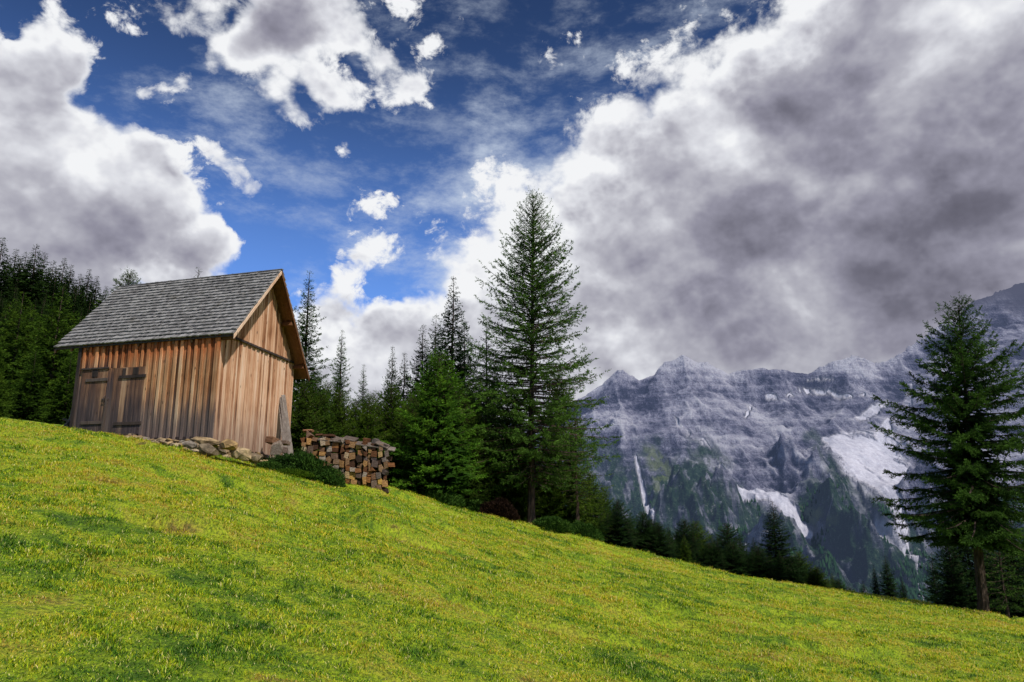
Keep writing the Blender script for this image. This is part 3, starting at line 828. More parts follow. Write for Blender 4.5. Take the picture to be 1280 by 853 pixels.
proto('farlarch', N_MIDL, seed=43, Ht=12, rad=2.7, cb=.03, nb=230, shape=.75, elev=(-4, 30), droop=.18, tip=.08, tws=.10, twl=.6, bls=.045, bll=.17, blw=.07, hang=.2, gap=.5, limbs=False, core=.6)
N_MIDL0 = None
N_OLIVE = needle_mat('olive larch needles', (.018, .038, .006), (.06, .11, .012), (.13, .20, .022))  # duller olive needle tone, used across several stands

# --- the two leading trees
tree('hero', 'larch', 664, 31.0, 'tall sparse larch with see-through crown, highest tree, at the centre of the meadow edge', top=(674, 243), base=650, rz=.4)
tree('big', 'larch', 1229, 27.0, 'broad dark larch with drooping tiers of branches at the far right', top=(1174, 378), base=765, rz=2.0, tilt=R(-2.8), wide=1.06)
# --- between hut and the tall larch
tree('young', 'larch', 545, 27.5, 'bushy bright green young larch just right of the firewood stack', top=(550, 440), base=640, rz=1, wide=1.2)
tree('spire', 'spruce', 562, 36.0, 'dark pointed spruce rising behind the bushy young larch', top=(559, 345), base=640)
tree('thin', 'larch', 607, 34.0, 'thin bare-stemmed larch between the dark pointed spruce and the tall larch', top=(604, 398), base=640, rz=3)
tree('spire', 'spruce', 523, 38.0, 'dark spruce with ragged top left of the pointed spruce', top=(521, 405), base=640)
tree('spire', 'spruce', 484, 40.0, 'narrow dark spruce directly above the firewood stack', top=(484, 432), base=640, wide=.8)
tree('slim', 'larch', 419, 34.0, 'slender green larch between hut and firewood stack', top=(417, 412), base=600)
tree('slim', 'larch', 449, 36.0, 'small slender larch just right of the slender one beside the hut', top=(450, 455), base=600)
tree('slim', 'larch', 372, 30.0, 'larch half hidden behind the gable roof edge', top=(357, 338), base=600, wide=1.15)
tree('thin', 'larch', 228, 42.0, 'sparse larch tip showing above the shingle roof', top=(228, 334), base=560)
tree('thin', 'larch', 722, 33.5, 'thin larch in the shade at the right foot of the tall larch', top=(718, 500), base=680, wide=1.3, mat=N_OLIVE)
tree('young', 'larch', 700, 35.0, 'dense dark young larch behind the right side of the tall larch', top=(706, 470), base=680, mat=N_OLIVE, wide=.8)
tree('young', 'larch', 640, 33.0, 'olive young larch filling the gap left of the tall larch trunk', top=(638, 480), base=660, mat=N_OLIVE, wide=.7)
tree('young', 'larch', 590, 31.5, 'shaded young larch between the bushy larch and the tall one', top=(592, 500), base=650, mat=N_OLIVE, wide=.8)
bk = 'dark conifers massed behind the meadow edge'
for (px, Y, tx, ty, k) in [(455, 30, 455, 496, 'young'), (485, 31, 484, 482, 'young'), (512, 30, 513, 498, 'young'), (572, 30, 575, 490, 'young'), (372, 29, 372, 478, 'young'), (395, 30, 395, 490, 'young'), (418, 31, 420, 488, 'young'), (440, 32, 440, 500, 'young'), (468, 33, 470, 505, 'young'), (408, 33, 410, 500, 'spire'), (385, 33, 384, 470, 'young'), (402, 38, 400, 478, 'young'), (436, 36, 436, 500, 'spire'), (462, 38, 464, 492, 'young'), (500, 42, 502, 440, 'spire'), (505, 33, 503, 500, 'young'), (540, 40, 543, 392, 'spire'), (578, 42, 582, 400, 'spire'),
                          (600, 40, 600, 470, 'young'), (618, 38, 622, 440, 'spire'), (650, 40, 648, 500, 'spire'), (738, 36, 738, 590, 'young'), (560, 34, 566, 470, 'young'), (520, 34, 520, 480, 'young'), (628, 33, 630, 580, 'young'), (670, 36, 672, 560, 'young'), (755, 38, 752, 610, 'young'), (685, 34, 690, 590, 'young')]:
    tree(k, 'conifer', px, Y, 'shaded conifer massed among its neighbours behind the meadow edge', bk, top=(tx, ty), base=640, mat=(N_OLIVE, N_MIDL)[int(px) % 2] if k == 'young' else None)
# --- row past the crest on the right
row = [(775, 33, 625), (790, 40, 640), (806, 38, 640), (822, 44, 648), (838, 40, 655), (858, 42, 650), (873, 45, 652), (893, 42, 668), (912, 40, 655), (928, 44, 666), (945, 42, 672), (1000, 42, 690), (1020, 44, 706), (1040, 42, 716), (1078, 46, 726)]
for (px, Y, ty) in row:
    Y = min(33 + (Y - 36) * .45, 37)
    tree('spire' if random.random() < .6 else 'young', 'conifer', px, Y, 'dark conifer in the low row beyond the crest of the slope', 'low row of conifers beyond the crest', top=(px + random.uniform(-2, 2), ty), base=720, mat=N_DARK if random.random() < .6 else N_OLIVE, wide=1.5)
for i in range(34):
    px = 765 + i * 8.9 + random.uniform(-4, 4)
    ty = np.interp(px, [765, 800, 850, 900, 950, 1000, 1040, 1070], [640, 652, 668, 680, 690, 703, 726, 742]) + random.uniform(-9, 8)
    tree('spire' if random.random() < .45 else 'young', 'conifer', px, random.uniform(32.5, 36), 'dark conifer in the low row beyond the crest of the slope', 'low row of conifers beyond the crest', top=(px, ty), base=720, mat=N_DARK if random.random() < .7 else N_OLIVE, wide=1.7)
tree('spire', 'spruce', 972, 34.5, 'tallest cone-shaped spruce standing up out of the low row beyond the crest', top=(970, 626), base=720, wide=1.7)
tree('spire', 'spruce', 1112, 34, 'small pointed spruce standing alone in front of the valley', top=(1110, 694), base=750, wide=1.5)
tree('spire', 'spruce', 1096, 34.5, 'smaller darker spruce touching the lone spruce from the left', top=(1094, 706), base=750, wide=.9)
tree('spire', 'spruce', 1130, 35, 'stumpy spruce touching the lone spruce from the right', top=(1130, 722), base=750, wide=1.1)
for (px, Y, tx, ty, k, lab) in [(1195, 36, 1192, 650, 'spire', 'dark spruce left of the trunk of the broad larch'), (1218, 38, 1216, 640, 'young', 'dense shaded conifer directly behind the trunk of the broad larch'),
                                (1258, 34, 1262, 625, 'thin', 'thin larch at the right edge beneath the broad larch'), (1275, 38, 1278, 650, 'young', 'shaded conifer in the bottom right corner under the broad larch'), (1172, 42, 1172, 690, 'spire', 'lowest dark spruce left of the broad larch trunk'), (1240, 40, 1242, 660, 'spire', 'pointed dark spruce just right of the broad larch trunk')]:
    tree(k, 'conifer', px, Y, lab, top=(tx, ty), base=760, mat=N_DARK if k != 'thin' else None, wide=1.2)
# --- wooded slope on the left
front = [(-25, 40, -20, 400), (8, 44, 5, 365), (58, 40, 62, 358), (98, 46, 104, 395), (34, 36, 38, 440), (80, 35, 84, 440), (-10, 34, -6, 460), (118, 42, 118, 440), (20, 52, 22, 380), (140, 55, 140, 400)]
for i, (px, Y, tx, ty) in enumerate(front):
    tree('farlarch', 'larch', px, Y, 'mid green bushy larch in the front rank of the wooded slope behind the hut', 'front rank of larches left of the hut', top=(tx, ty), base=520, wide=1.3)
tree('young', 'larch', 143, 58, 'dark larch with blunt top touching the left end of the roof', top=(143, 340), base=520, mat=N_OLIVE)
sky_line = [(-70, 296), (-58, 304), (-47, 298), (-35, 306), (-24, 303), (-12, 312), (-4, 314), (3, 309), (9, 319), (14, 315), (22, 309), (28, 322), (34, 319), (41, 322), (47, 330), (52, 326), (60, 330), (65, 338), (70, 333), (78, 342), (83, 350), (87, 345), (94, 344), (100, 355), (105, 350), (113, 356), (119, 362), (125, 358), (133, 364), (150, 368), (162, 372), (174, 376)]
for i, (px, ty) in enumerate(sky_line):
    Y = 84 + random.uniform(-4, 8)
    tree('far', 'spruce', px, Y, 'dark spruce standing on the skyline of the wooded slope', 'spruces on the skyline left of the hut', top=(px, ty - 5 + random.uniform(-3, 3) if i % 2 == 0 else ty + 13), base=480, wide=1.5)
for i in range(95):
    Y = random.uniform(50, 80); px = random.uniform(-90, 200); q = (Y - 50) / 30
    ty = 428 - q * 78 + (max(px, 0) / 190) * 40 + random.uniform(-14, 14)
    far_ = random.random() < .25 + q * .6
    tree('far' if far_ else 'farlarch', 'conifer', px, Y, 'conifer packed into the middle of the wooded slope left of the hut', 'conifers filling the wooded slope', top=(px, ty), base=480, mat=N_FAR if far_ else (N_OLIVE if random.random() < .6 else None), wide=1.25)
# ------------------------------------------------------------------ the rock massif across the valley
crest = [(300, 640, 3300), (450, 625, 3300), (560, 600, 3300), (640, 560, 3300), (700, 505, 3350), (745, 480, 3400), (770, 462, 3400), (797, 470, 3400), (822, 462, 3400), (830, 447, 3400), (856, 442, 3400), (872, 450, 3400), (888, 449, 3400), (911, 463, 3400),
         (935, 457, 3400), (957, 455, 3400), (985, 461, 3450), (1010, 462, 3450), (1022, 456, 3450), (1045, 448, 3450), (1066, 441, 3450), (1080, 445, 3450), (1090, 452, 3450), (1118, 441, 3450),
         (1143, 425, 3500), (1170, 402, 3550), (1200, 392, 3600), (1212, 372, 3600), (1240, 364, 3600), (1285, 352, 3650), (1350, 330, 3700), (1500, 345, 3700), (1800, 420, 3600)]
spurs = [
    [(857, 446, 3400), (873, 490, 3150), (848, 530, 2900), (835, 580, 2500), (815, 640, 2050), (800, 700, 1650)],
    [(768, 458, 3400), (778, 500, 3150), (765, 560, 2800), (752, 620, 2300), (735, 680, 1800)],
    [(911, 465, 3400), (905, 500, 3150), (915, 550, 2850), (912, 590, 2550), (890, 620, 2250)],
    [(975, 460, 3420), (985, 490, 3150), (968, 520, 2900), (985, 560, 2650), (1030, 590, 2450), (1062, 625, 2200), (1095, 665, 1950), (1120, 715, 1650), (1140, 780, 1350)],
    [(835, 580, 2500), (880, 605, 2250), (925, 640, 2050), (965, 660, 1850), (1010, 700, 1600), (1050, 750, 1350)],
    [(1066, 446, 3450), (1075, 480, 3250), (1055, 505, 3100), (1040, 525, 2980)],
    [(1118, 445, 3450), (1120, 480, 3300), (1105, 505, 3180)],
    [(1205, 395, 3600), (1190, 450, 3350), (1160, 500, 3100), (1185, 560, 2800), (1200, 640, 2350), (1230, 720, 1800), (1260, 800, 1400)],
    [(1285, 352, 3650), (1290, 450, 3300), (1320, 560, 2800), (1380, 680, 2000)],
    [(1500, 345, 3700), (1520, 500, 3200), (1560, 640, 2300)],
    [(640, 562, 3300), (650, 620, 2700), (640, 690, 1900)],
]
NC, NR = 900, 560
pxs = np.linspace(430, 1560, NC); tcol = np.array([ray(p, 560)[0] for p in pxs])
Yr = 1050 * (4300 / 1050) ** np.linspace(0, 1, NR)
MT, MY = np.meshgrid(tcol, Yr); MX = MT * MY
base_z = -330 + 330 * sstep(1100, 3300, MY) * .9
# warp the plan a little so ridges wander
wx = (fbm(MX / 260, MY / 260, 4, 51) - .5) * 170; wy = (fbm(MX / 260, MY / 260, 4, 61) - .5) * 170
def ridge_h(poly, a0, warp=1.0):
    best = np.full(MX.shape, -1e9)
    P = [at(*q) for q in poly]
    qx, qy = MX + wx * warp, MY + wy * warp
    for p, q in zip(P[:-1], P[1:]):
        dx, dy = q[0] - p[0], q[1] - p[1]
        u = np.clip(((qx - p[0]) * dx + (qy - p[1]) * dy) / (dx * dx + dy * dy), 0, 1)
        d = np.hypot(qx - p[0] - u * dx, qy - p[1] - u * dy)
        h = p[2] + u * (q[2] - p[2])
        fall = a0 * np.where(d < 150, d, 150 + (d - 150) * .52)
        best = np.maximum(best, h - fall)
    return best
MZ = base_z
K = 28.0
hc = ridge_h(crest, 1.25, .35)
MZ = np.logaddexp(MZ / K, (hc + 0) / K) * K
for sp_ in spurs:
    MZ = np.logaddexp(MZ / K, (ridge_h(sp_, .92) - 12) / K) * K
V = np.stack([MX, MY, MZ], -1)
pix = to_px(V)
EDGE = (fbm(MX / 30, MY / 70, 5, 111, .6) - .5) * 1.5
def near_line(pts, width):
    """1 along a run on the mountainside given through photo points, falling to 0 at the width"""
    m = np.zeros(MX.shape)
    for p, q in zip(pts[:-1], pts[1:]):
        d = np.array(q[:2], float) - np.array(p[:2], float); w0, w1 = p[2], q[2]
        r_ = pix - np.array(p[:2], float)
        u = np.clip((r_ @ d) / (d @ d), 0, 1)
        dist = np.hypot(r_[..., 0] - u * d[0], r_[..., 1] - u * d[1])
        ww = (w0 + (w1 - w0) * u) * width
        m = np.maximum(m, sstep(1.35, .45, dist / ww + EDGE))
    return m
gy, gx = np.gradient(MZ); sl = np.hypot(gx / np.gradient(MX, axis=1), gy / np.gradient(MY, axis=0))
brk = fbm(MX / 26, MY / 60, 4, 95)
scree = np.zeros(MX.shape)
for pts, brkk in [([(1030, 542, 5), (1048, 556, 18), (1075, 566, 30), (1100, 574, 32), (1122, 590, 20)], 0), ([(1060, 575, 14), (1080, 592, 16), (1102, 605, 12), (1118, 622, 9), (1128, 640, 5)], 0),
            ([(1075, 520, 6), (1094, 508, 7), (1108, 500, 5)], .1), ([(1110, 520, 4), (1100, 545, 10)], .1),
            ([(925, 603, 6), (945, 612, 8), (970, 622, 8), (995, 636, 6), (1012, 646, 3)], 0), ([(795, 566, 2), (803, 590, 3), (812, 615, 4), (817, 640, 3)], .1),
            ([(1093, 628, 4), (1108, 640, 6), (1125, 655, 6), (1145, 672, 3)], .1), ([(843, 520, 2), (862, 540, 5), (888, 548, 4)], .3), ([(960, 492, 3), (1000, 482, 4), (1050, 490, 4), (1078, 488, 3)], .4), ([(1090, 700, 2), (1120, 712, 4), (1150, 728, 3)], .1),
            ([(900, 570, 2), (915, 590, 4), (930, 605, 5)], .3), ([(1140, 480, 3), (1135, 500, 6)], .2), ([(758, 600, 2), (762, 640, 3)], .2), ([(1128, 640, 3), (1140, 690, 2), (1152, 720, 2)], .2), ([(940, 500, 2), (925, 530, 3)], .4), ([(1010, 470, 2), (1040, 468, 3)], .5)]:
    scree = np.maximum(scree, near_line(pts, 1.0) * np.clip(1 - brkk * 2.2 * sstep(.35, .6, brk), 0, 1))
blur = scree.copy()
for k_ in range(3):
    for ax_ in (0, 1):
        c_ = np.cumsum(np.pad(blur, [(11, 10) if i_ == ax_ else (0, 0) for i_ in (0, 1)], mode='edge'), axis=ax_)
        blur = (np.take(c_, range(20, c_.shape[ax_]), ax_) - np.take(c_, range(0, c_.shape[ax_] - 20), ax_)) / 20
        blur = blur[:NR, :NC]
calm = 1 - .85 * sstep(.05, .7, blur)
amp = sstep(-330, 0, MZ) * .75 + .25
near_crest = sstep(5, 170, np.abs(MZ - hc) + 1.0 * np.abs(hc - base_z) * 0)
near_crest = np.minimum(near_crest, sstep(0, 140, np.hypot(0, np.interp(MT, [ray(p_[0], p_[1])[0] for p_ in crest], [p_[2] for p_ in crest]) - MY)))
rn = ridged(MX / 270 + wx / 400, MY / 430, 6, 77, .5)
rn2 = ridged(MX / 55 + wy / 200, MY / 170, 5, 81, .6)
# flutes run down the fall line: short across, long down
MZ = MZ + calm * amp * (.16 + .84 * near_crest) * ((rn - .5) * 250 + (rn2 - .45) * 62)
st = MZ + 14 * fbm(MX / 160, MY / 160, 3, 91)
MZ = MZ + calm * 2.2 * np.sin(st / 7.0) * amp * .8 + calm * 3.5 * (fbm(MX / 14, MY / 22, 3, 93) - .5) * 2

V = np.stack([MX, MY, MZ], -1)
pix = to_px(V)
# vegetation: low ground and gentle ledges
veg_line = np.interp(pix[..., 0], [700, 760, 800, 830, 870, 920, 980, 1020, 1060, 1100, 1150, 1200, 1280], [560, 560, 575, 585, 560, 610, 665, 590, 575, 625, 660, 640, 600])
veg = sstep(-28, 22, pix[..., 1] - veg_line + (fbm(MX / 90, MY / 160, 5, 97, .6) - .5) * 110)
veg = veg * (.35 + .65 * sstep(.38, .5, fbm(MX / 22, MY / 55, 4, 99, .65)))
for pts in ([(1015, 545, 8), (1040, 575, 12)], [(1030, 600, 20), (1080, 630, 20)], [(812, 560, 6), (800, 575, 10)]):
    veg = np.maximum(veg, near_line(pts, 1.2) * .7 * sstep(.35, .55, brk))
lawn = np.maximum(near_line([(1000, 635, 3), (1018, 644, 9), (1045, 650, 5)], 1.2), near_line([(812, 565, 8), (826, 585, 14), (822, 610, 6)], 1.1) * .7)
veg = veg * (1 - scree)
lawn = lawn * sstep(.36, .56, fbm(MX / 20, MY / 40, 4, 121, .6)) * .8
def box(a, r):
    for ax_ in (0, 1):
        c_ = np.cumsum(np.pad(a, [(r + 1, r) if i_ == ax_ else (0, 0) for i_ in (0, 1)], mode='edge'), axis=ax_)
        a = (np.take(c_, range(2 * r + 1, c_.shape[ax_]), ax_) - np.take(c_, range(0, c_.shape[ax_] - 2 * r - 1), ax_)) / (2 * r + 1)
    return a
# relief shading put into colour: gullies darkened, ribs lightened; debris pales gentle ledges
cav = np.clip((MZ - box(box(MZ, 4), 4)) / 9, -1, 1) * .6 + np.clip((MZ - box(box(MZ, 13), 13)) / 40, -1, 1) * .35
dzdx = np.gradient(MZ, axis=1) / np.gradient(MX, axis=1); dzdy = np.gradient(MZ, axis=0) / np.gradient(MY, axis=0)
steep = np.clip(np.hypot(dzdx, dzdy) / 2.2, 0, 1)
mm, T, b = material('limestone massif')
P = T.pos(); sc_, vg, lw = T.attr('scree'), T.attr('veg'), T.attr('lawn')
n1 = T.noise(T.mapping(P, scale=(.014, .009, .022)), 1, 10, .7)
n2 = T.noise(T.mapping(P, scale=(.06, .03, .03)), 1, 8, .72)
n3 = T.noise(T.mapping(P, scale=(.006, .004, .006)), 1, 4, .5)
f = T.math('ADD', T.math('MULTIPLY', n1, .38), T.math('ADD', T.math('MULTIPLY', n2, .45), T.math('MULTIPLY', T.math('SUBTRACT', n3, .5), .8)))
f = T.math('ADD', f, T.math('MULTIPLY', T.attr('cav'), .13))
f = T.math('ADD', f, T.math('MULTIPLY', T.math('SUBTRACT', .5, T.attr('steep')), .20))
f = T.math('ADD', f, .075)
n5 = T.noise(T.mapping(P, scale=(.16, .12, .10)), 1, 6, .75)
n6 = T.noise(T.mapping(P, scale=(.004, .004, .085), rot=(.06, .03, 0)), 1, 5, .7)
f = T.math('ADD', f, T.math('ADD', T.math('MULTIPLY', T.math('SUBTRACT', n5, .5), .42), T.math('MULTIPLY', T.math('SUBTRACT', n6, .5), .20)))
rock = T.ramp(f, [(.35, (.035, .038, .072)), (.46, (.13, .13, .195)), (.57, (.29, .285, .365)), (.72, (.54, .53, .60))])
n4 = T.noise(T.mapping(P, scale=(.09, .05, .06)), 1, 6, .75)
green = T.ramp(n4, [(.35, (.008, .022, .014)), (.5, (.020, .048, .026)), (.60, (.05, .085, .045)), (.68, (.24, .235, .26))])
col = T.mix(vg, rock, green)
col = T.mix(lw, col, (.17, .21, .07))
scr = T.ramp(T.math('ADD', T.math('MULTIPLY', n2, .6), T.math('MULTIPLY', n5, .4)), [(.34, (.30, .29, .35)), (.5, (.44, .43, .49)), (.62, (.58, .57, .63))])
col = T.mix(sc_, col, scr)
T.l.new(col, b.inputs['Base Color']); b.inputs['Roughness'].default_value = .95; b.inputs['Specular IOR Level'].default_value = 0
hb = T.math('ADD', T.math('MULTIPLY', n1, 1.0), T.math('ADD', T.math('MULTIPLY', n2, .8), T.math('ADD', T.math('MULTIPLY', n5, .45), T.math('MULTIPLY', n6, .5))))
T.l.new(T.bump(T.math('MULTIPLY', hb, T.mr(sc_, 0, 1, 1, .15)), 1, 26), b.inputs['Normal'])
# blue distance haze and a cloud fade on the highest wall, painted as emission
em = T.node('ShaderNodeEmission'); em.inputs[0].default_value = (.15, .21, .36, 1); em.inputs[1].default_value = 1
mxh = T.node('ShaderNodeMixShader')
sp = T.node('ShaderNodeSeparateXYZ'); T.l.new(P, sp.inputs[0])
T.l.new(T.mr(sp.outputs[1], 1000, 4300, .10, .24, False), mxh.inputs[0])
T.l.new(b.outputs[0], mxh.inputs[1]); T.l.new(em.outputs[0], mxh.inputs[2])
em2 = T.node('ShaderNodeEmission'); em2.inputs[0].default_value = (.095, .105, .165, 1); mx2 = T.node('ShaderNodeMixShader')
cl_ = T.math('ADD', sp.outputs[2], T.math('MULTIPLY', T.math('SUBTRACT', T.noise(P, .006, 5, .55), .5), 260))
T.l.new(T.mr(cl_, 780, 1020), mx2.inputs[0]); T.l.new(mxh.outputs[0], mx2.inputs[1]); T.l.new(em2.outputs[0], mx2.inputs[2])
print('PEAK', MZ.max(), at(1240, 364, 3600)[2], at(1066, 441, 3450)[2])
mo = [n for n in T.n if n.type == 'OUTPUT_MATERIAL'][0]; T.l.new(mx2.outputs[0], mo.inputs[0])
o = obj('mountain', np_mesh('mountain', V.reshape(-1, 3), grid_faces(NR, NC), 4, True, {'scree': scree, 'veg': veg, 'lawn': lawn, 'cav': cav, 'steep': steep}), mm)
tag(o, 'pale grey limestone massif with scree fans across the valley', kind='structure')

# forest on the lower flanks: thousands of small crowns, one mass
g = np.random.default_rng(77)
q = sstep(.35, .8, veg) * sstep(.47, .62, fbm(MX / 120, MY / 200, 4, 103)) * (1 - scree) * (1 - lawn) * sstep(60, -60, MZ - np.interp(pix[..., 0], [700, 900, 1000, 1300], [20, -20, -20, 60]))
cell = np.abs(np.gradient(MX, axis=1) * np.gradient(MY, axis=0)); vis = (pix[..., 0] > 700) & (pix[..., 1] < 790)
pr = (q * cell * vis).ravel(); idx = g.choice(len(pr), 15000, p=pr / pr.sum())
bx0 = V.reshape(-1, 3)[idx] + np.stack([g.uniform(-3, 3, 15000), g.uniform(-5, 5, 15000), np.zeros(15000)], -1)
hts = g.uniform(8, 19, 15000); rad_ = hts * g.uniform(.17, .26, 15000)
an = np.arange(5) * 2 * math.pi / 5
ringv = bx0[:, None] + np.stack([np.cos(an)[None] * rad_[:, None], np.sin(an)[None] * rad_[:, None], np.repeat((hts * .08)[:, None], 5, 1)], -1)
apex = bx0 + np.stack([np.zeros(15000), np.zeros(15000), hts], -1)
Vf = np.concatenate([ringv, apex[:, None]], 1).reshape(-1, 3)
i0 = np.arange(15000)[:, None] * 6
fc = np.concatenate([np.stack([i0[:, 0] + k, i0[:, 0] + (k + 1) % 5, i0[:, 0] + 5], -1) for k in range(5)], 1).reshape(-1)
fm, T, b = material('distant forest')
T.l.new(T.ramp(T.attr('rnd'), [(0, (.006, .022, .014)), (1, (.024, .060, .026))]), b.inputs['Base Color']); b.inputs['Specular IOR Level'].default_value = 0
em = T.node('ShaderNodeEmission'); em.inputs[0].default_value = (.15, .21, .36, 1); mxh = T.node('ShaderNodeMixShader'); mxh.inputs[0].default_value = .09  # the same blue haze mixed into the crowns as faint emission
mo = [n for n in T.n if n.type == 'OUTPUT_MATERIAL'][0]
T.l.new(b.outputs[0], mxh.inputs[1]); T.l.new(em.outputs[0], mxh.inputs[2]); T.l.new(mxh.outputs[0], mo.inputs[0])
o = obj('distant_forest', np_mesh('distant_forest', Vf, fc, 3, False, {'rnd': np.repeat(g.random(15000), 6)}), fm)
tag(o, 'dark conifer forest covering the lower flanks of the mountain', 'forest', kind='stuff')
# ------------------------------------------------------------------ stones, firewood, leaning boards, shrubs
import bmesh
stm, T, b = material('field stone')
P = T.tex('Object'); r = T.orand()
n = T.noise(T.vm('ADD', P, T.vm('SCALE', (9, 5, 7), scale=r)), 5, 7, .65)
c1 = T.ramp(r, [(0, (.12, .095, .07)), (.3, (.24, .19, .13)), (.55, (.30, .20, .09)), (.8, (.38, .33, .25)), (1, (.17, .15, .14))], 'LINEAR')
col = T.mix(T.mr(n, .35, .65), T.mix(1, c1, (.45, .42, .4), 'MULTIPLY'), T.mix(1, c1, (1.25, 1.2, 1.1), 'MULTIPLY'))
T.l.new(col, b.inputs['Base Color']); T.l.new(T.bump(n, 1, .03), b.inputs['Normal'])
def stone_mesh(seed, sx, sy, sz, flat=0):
    g = random.Random(seed); bm = bmesh.new()
    pts = []
    for i in range(26):
        v = Vector((g.gauss(0, 1), g.gauss(0, 1), g.gauss(0, 1))).normalized()
        m_ = max(abs(v.x), abs(v.y), abs(v.z)); v = v / m_ ** .55
        pts.append(bm.verts.new((v.x * sx * g.uniform(.82, 1), v.y * sy * g.uniform(.82, 1), v.z * sz * g.uniform(.82, 1))))
    bmesh.ops.convex_hull(bm, input=pts)
    for v in [v for v in bm.verts if not v.link_faces]: bm.verts.remove(v)
    bmesh.ops.subdivide_edges(bm, edges=bm.edges[:], cuts=1, use_grid_fill=True)
    for v in bm.verts:
        v.co += Vector((g.uniform(-1, 1) * sx, g.uniform(-1, 1) * sy, g.uniform(-1, 1) * sz)) * .045
    me = bpy.data.meshes.new('stone'); bm.to_mesh(me); bm.free()
    return me
SG = 'loose foundation stones along the foot of the hut'
def stone(pos, sz, seed, label='small pale stone packed among others under the hut wall', group=SG, rot=None):
    o = obj('stone', stone_mesh(seed, *sz), stm); o.location = pos
    o.rotation_euler = rot or (random.uniform(-.3, .3), random.uniform(-.3, .3), random.uniform(0, 6.28))
    tag(o, label, 'stone', group); return o
g = random.Random(5)
# along the long wall, from the doors to the corner, then along the gable wall
k = 0
def wall_foot(px):
    if px <= 275: s = front_s(px); return H(s, 0, bottom_f(s)), nf
    t = gable_t(px); return H(0, t, -.18 - .24 * t / WID), ng
px = 174
while px < 352:
    P0, nn_ = wall_foot(px)
    for row_ in range(3):
        q = P0 + nn_ * (.06 + .13 * row_ + g.uniform(-.03, .05))
        gz = float(ground(q[0], q[1]))
        hgt = max(P0[2] - gz, .12)
        z = gz + hgt * (.95 - .38 * row_) - .06
        big_ = g.uniform(.07, .135)
        stone((q[0], q[1], z), (big_ * g.uniform(1.0, 1.9), big_, big_ * g.uniform(.4, .75)), k); k += 1
    px += g.uniform(4.5, 8)
# solid rubble behind the visible stones carries the hut
rub = MB()
ins = .25
pc = [H(ins, ins, -.05), H(LEN - .1, ins, -.05), H(LEN - .1, WID - ins, -.05), H(ins, WID - ins, -.05)]
lo = [p - Zv * 2.2 for p in pc]
rub.add(lo + pc, [(0, 3, 2, 1), (4, 5, 6, 7), (0, 1, 5, 4), (1, 2, 6, 5), (2, 3, 7, 6), (3, 0, 4, 7)], .5)
hp('foundation', rub, stm)
for px_, py_, Y, sz, lab in [(258, 553, 19.3, (.36, .22, .13), 'long pale flat stone at the near corner of the hut'), (262, 563, 19.0, (.30, .24, .18), 'tan boulder low under the near corner of the hut'), (285, 556, 19.2, (.26, .22, .15), 'ochre boulder just right of the near corner of the hut'),
                           (302, 567, 19.4, (.34, .22, .17), 'largest tan boulder below the gable wall'), (237, 556, 19.1, (.20, .16, .12), 'ochre stone left of the long pale flat stone'), (318, 572, 19.6, (.22, .2, .13), 'brown boulder near the right end of the gable wall')]:
    stone(at(px_, py_, Y), sz, k, lab, None, (.1, .15, g.uniform(-.4, .4))); k += 1
# --- boards leaning against the far end of the gable wall
lb = wood('weathered loose boards', [(.3, (.04, .032, .03)), (.6, (.14, .115, .10)), (.9, (.32, .28, .25))])
tq = gable_t(357)
def one(name, mb, mat, label, cat, group=None, bevel=.004):
    o = mb.build(name, mat, None, bevel); centre(o); tag(o, label, cat, group, 'thing'); return o
for i, (a, b2, lab) in enumerate([((368, 571), (354, 494), 'long grey plank leaning rightmost against the gable wall'), ((363, 570), (352, 497), 'grey plank leaning against the gable wall, middle of three'), ((359, 570), (351, 505), 'short dark plank leaning closest to the gable wall')]):
    p = at(*a, 23.2 - .15 * i); q = at(*b2, 23.9); p[2] = min(p[2], ground(p[0], p[1]) + .25) ; p[2] -= .2
    mb = MB(); mb.bar(p, q, .13, .035, (.3, -1, 0), random.random()); one('plank', mb, lb, lab, 'plank', 'planks leaning on the gable wall')
# --- firewood
endm, T, b = material('split wood')
P = T.tex('Object'); r = T.orand(); r3 = T.attr('rnd')
gz_ = T.noise(T.mapping(P, scale=(30, 3, 30)), 1, 5, .6)
c1 = T.ramp(r, [(0, (.03, .02, .015)), (.18, (.11, .045, .02)), (.34, (.30, .13, .045)), (.48, (.15, .115, .10)), (.62, (.44, .24, .085)), (.76, (.07, .055, .055)), (.90, (.36, .30, .25)), (1, (.48, .29, .06))])
col = T.mix(T.mr(gz_, .35, .65), T.mix(1, c1, (.5, .45, .4), 'MULTIPLY'), c1)
col = T.mix(T.mr(r3, .45, .55, 0, .85), col, (.045, .03, .022))
T.l.new(col, b.inputs['Base Color']); T.l.new(T.bump(gz_, .5, .01), b.inputs['Normal'])
def log_mesh(g, w_, h_, ln):
    n = g.choice([4, 4, 4, 4, 4, 5, 3]); off = g.uniform(0, 6.28) if n != 4 else math.pi / 4 + g.uniform(-.2, .2)
    pr = []
    for i in range(n):
        a = off + 2 * math.pi * i / n; rr = g.uniform(.86, 1.16) * (1.2 if n < 5 else 1.05)
        pr.append((math.cos(a) * w_ / 2 * rr, math.sin(a) * h_ / 2 * rr))
    mb = MB(); dx, dz = g.uniform(-.02, .02), g.uniform(-.02, .02)
    vs = [(x, -ln / 2 + g.uniform(-.008, .008), z) for x, z in pr] + [(x * .97 + dx, ln / 2, z * .97 + dz) for x, z in pr]
    fs = [tuple(range(n)), tuple(range(2 * n - 1, n - 1, -1))] + [(i, i + n, (i + 1) % n + n, (i + 1) % n) for i in range(n)]
    mb.add(vs, fs, .0); return mb
WG = 'split firewood logs in the stack beside the hut'
wg = random.Random(8)
Yw = 23.2
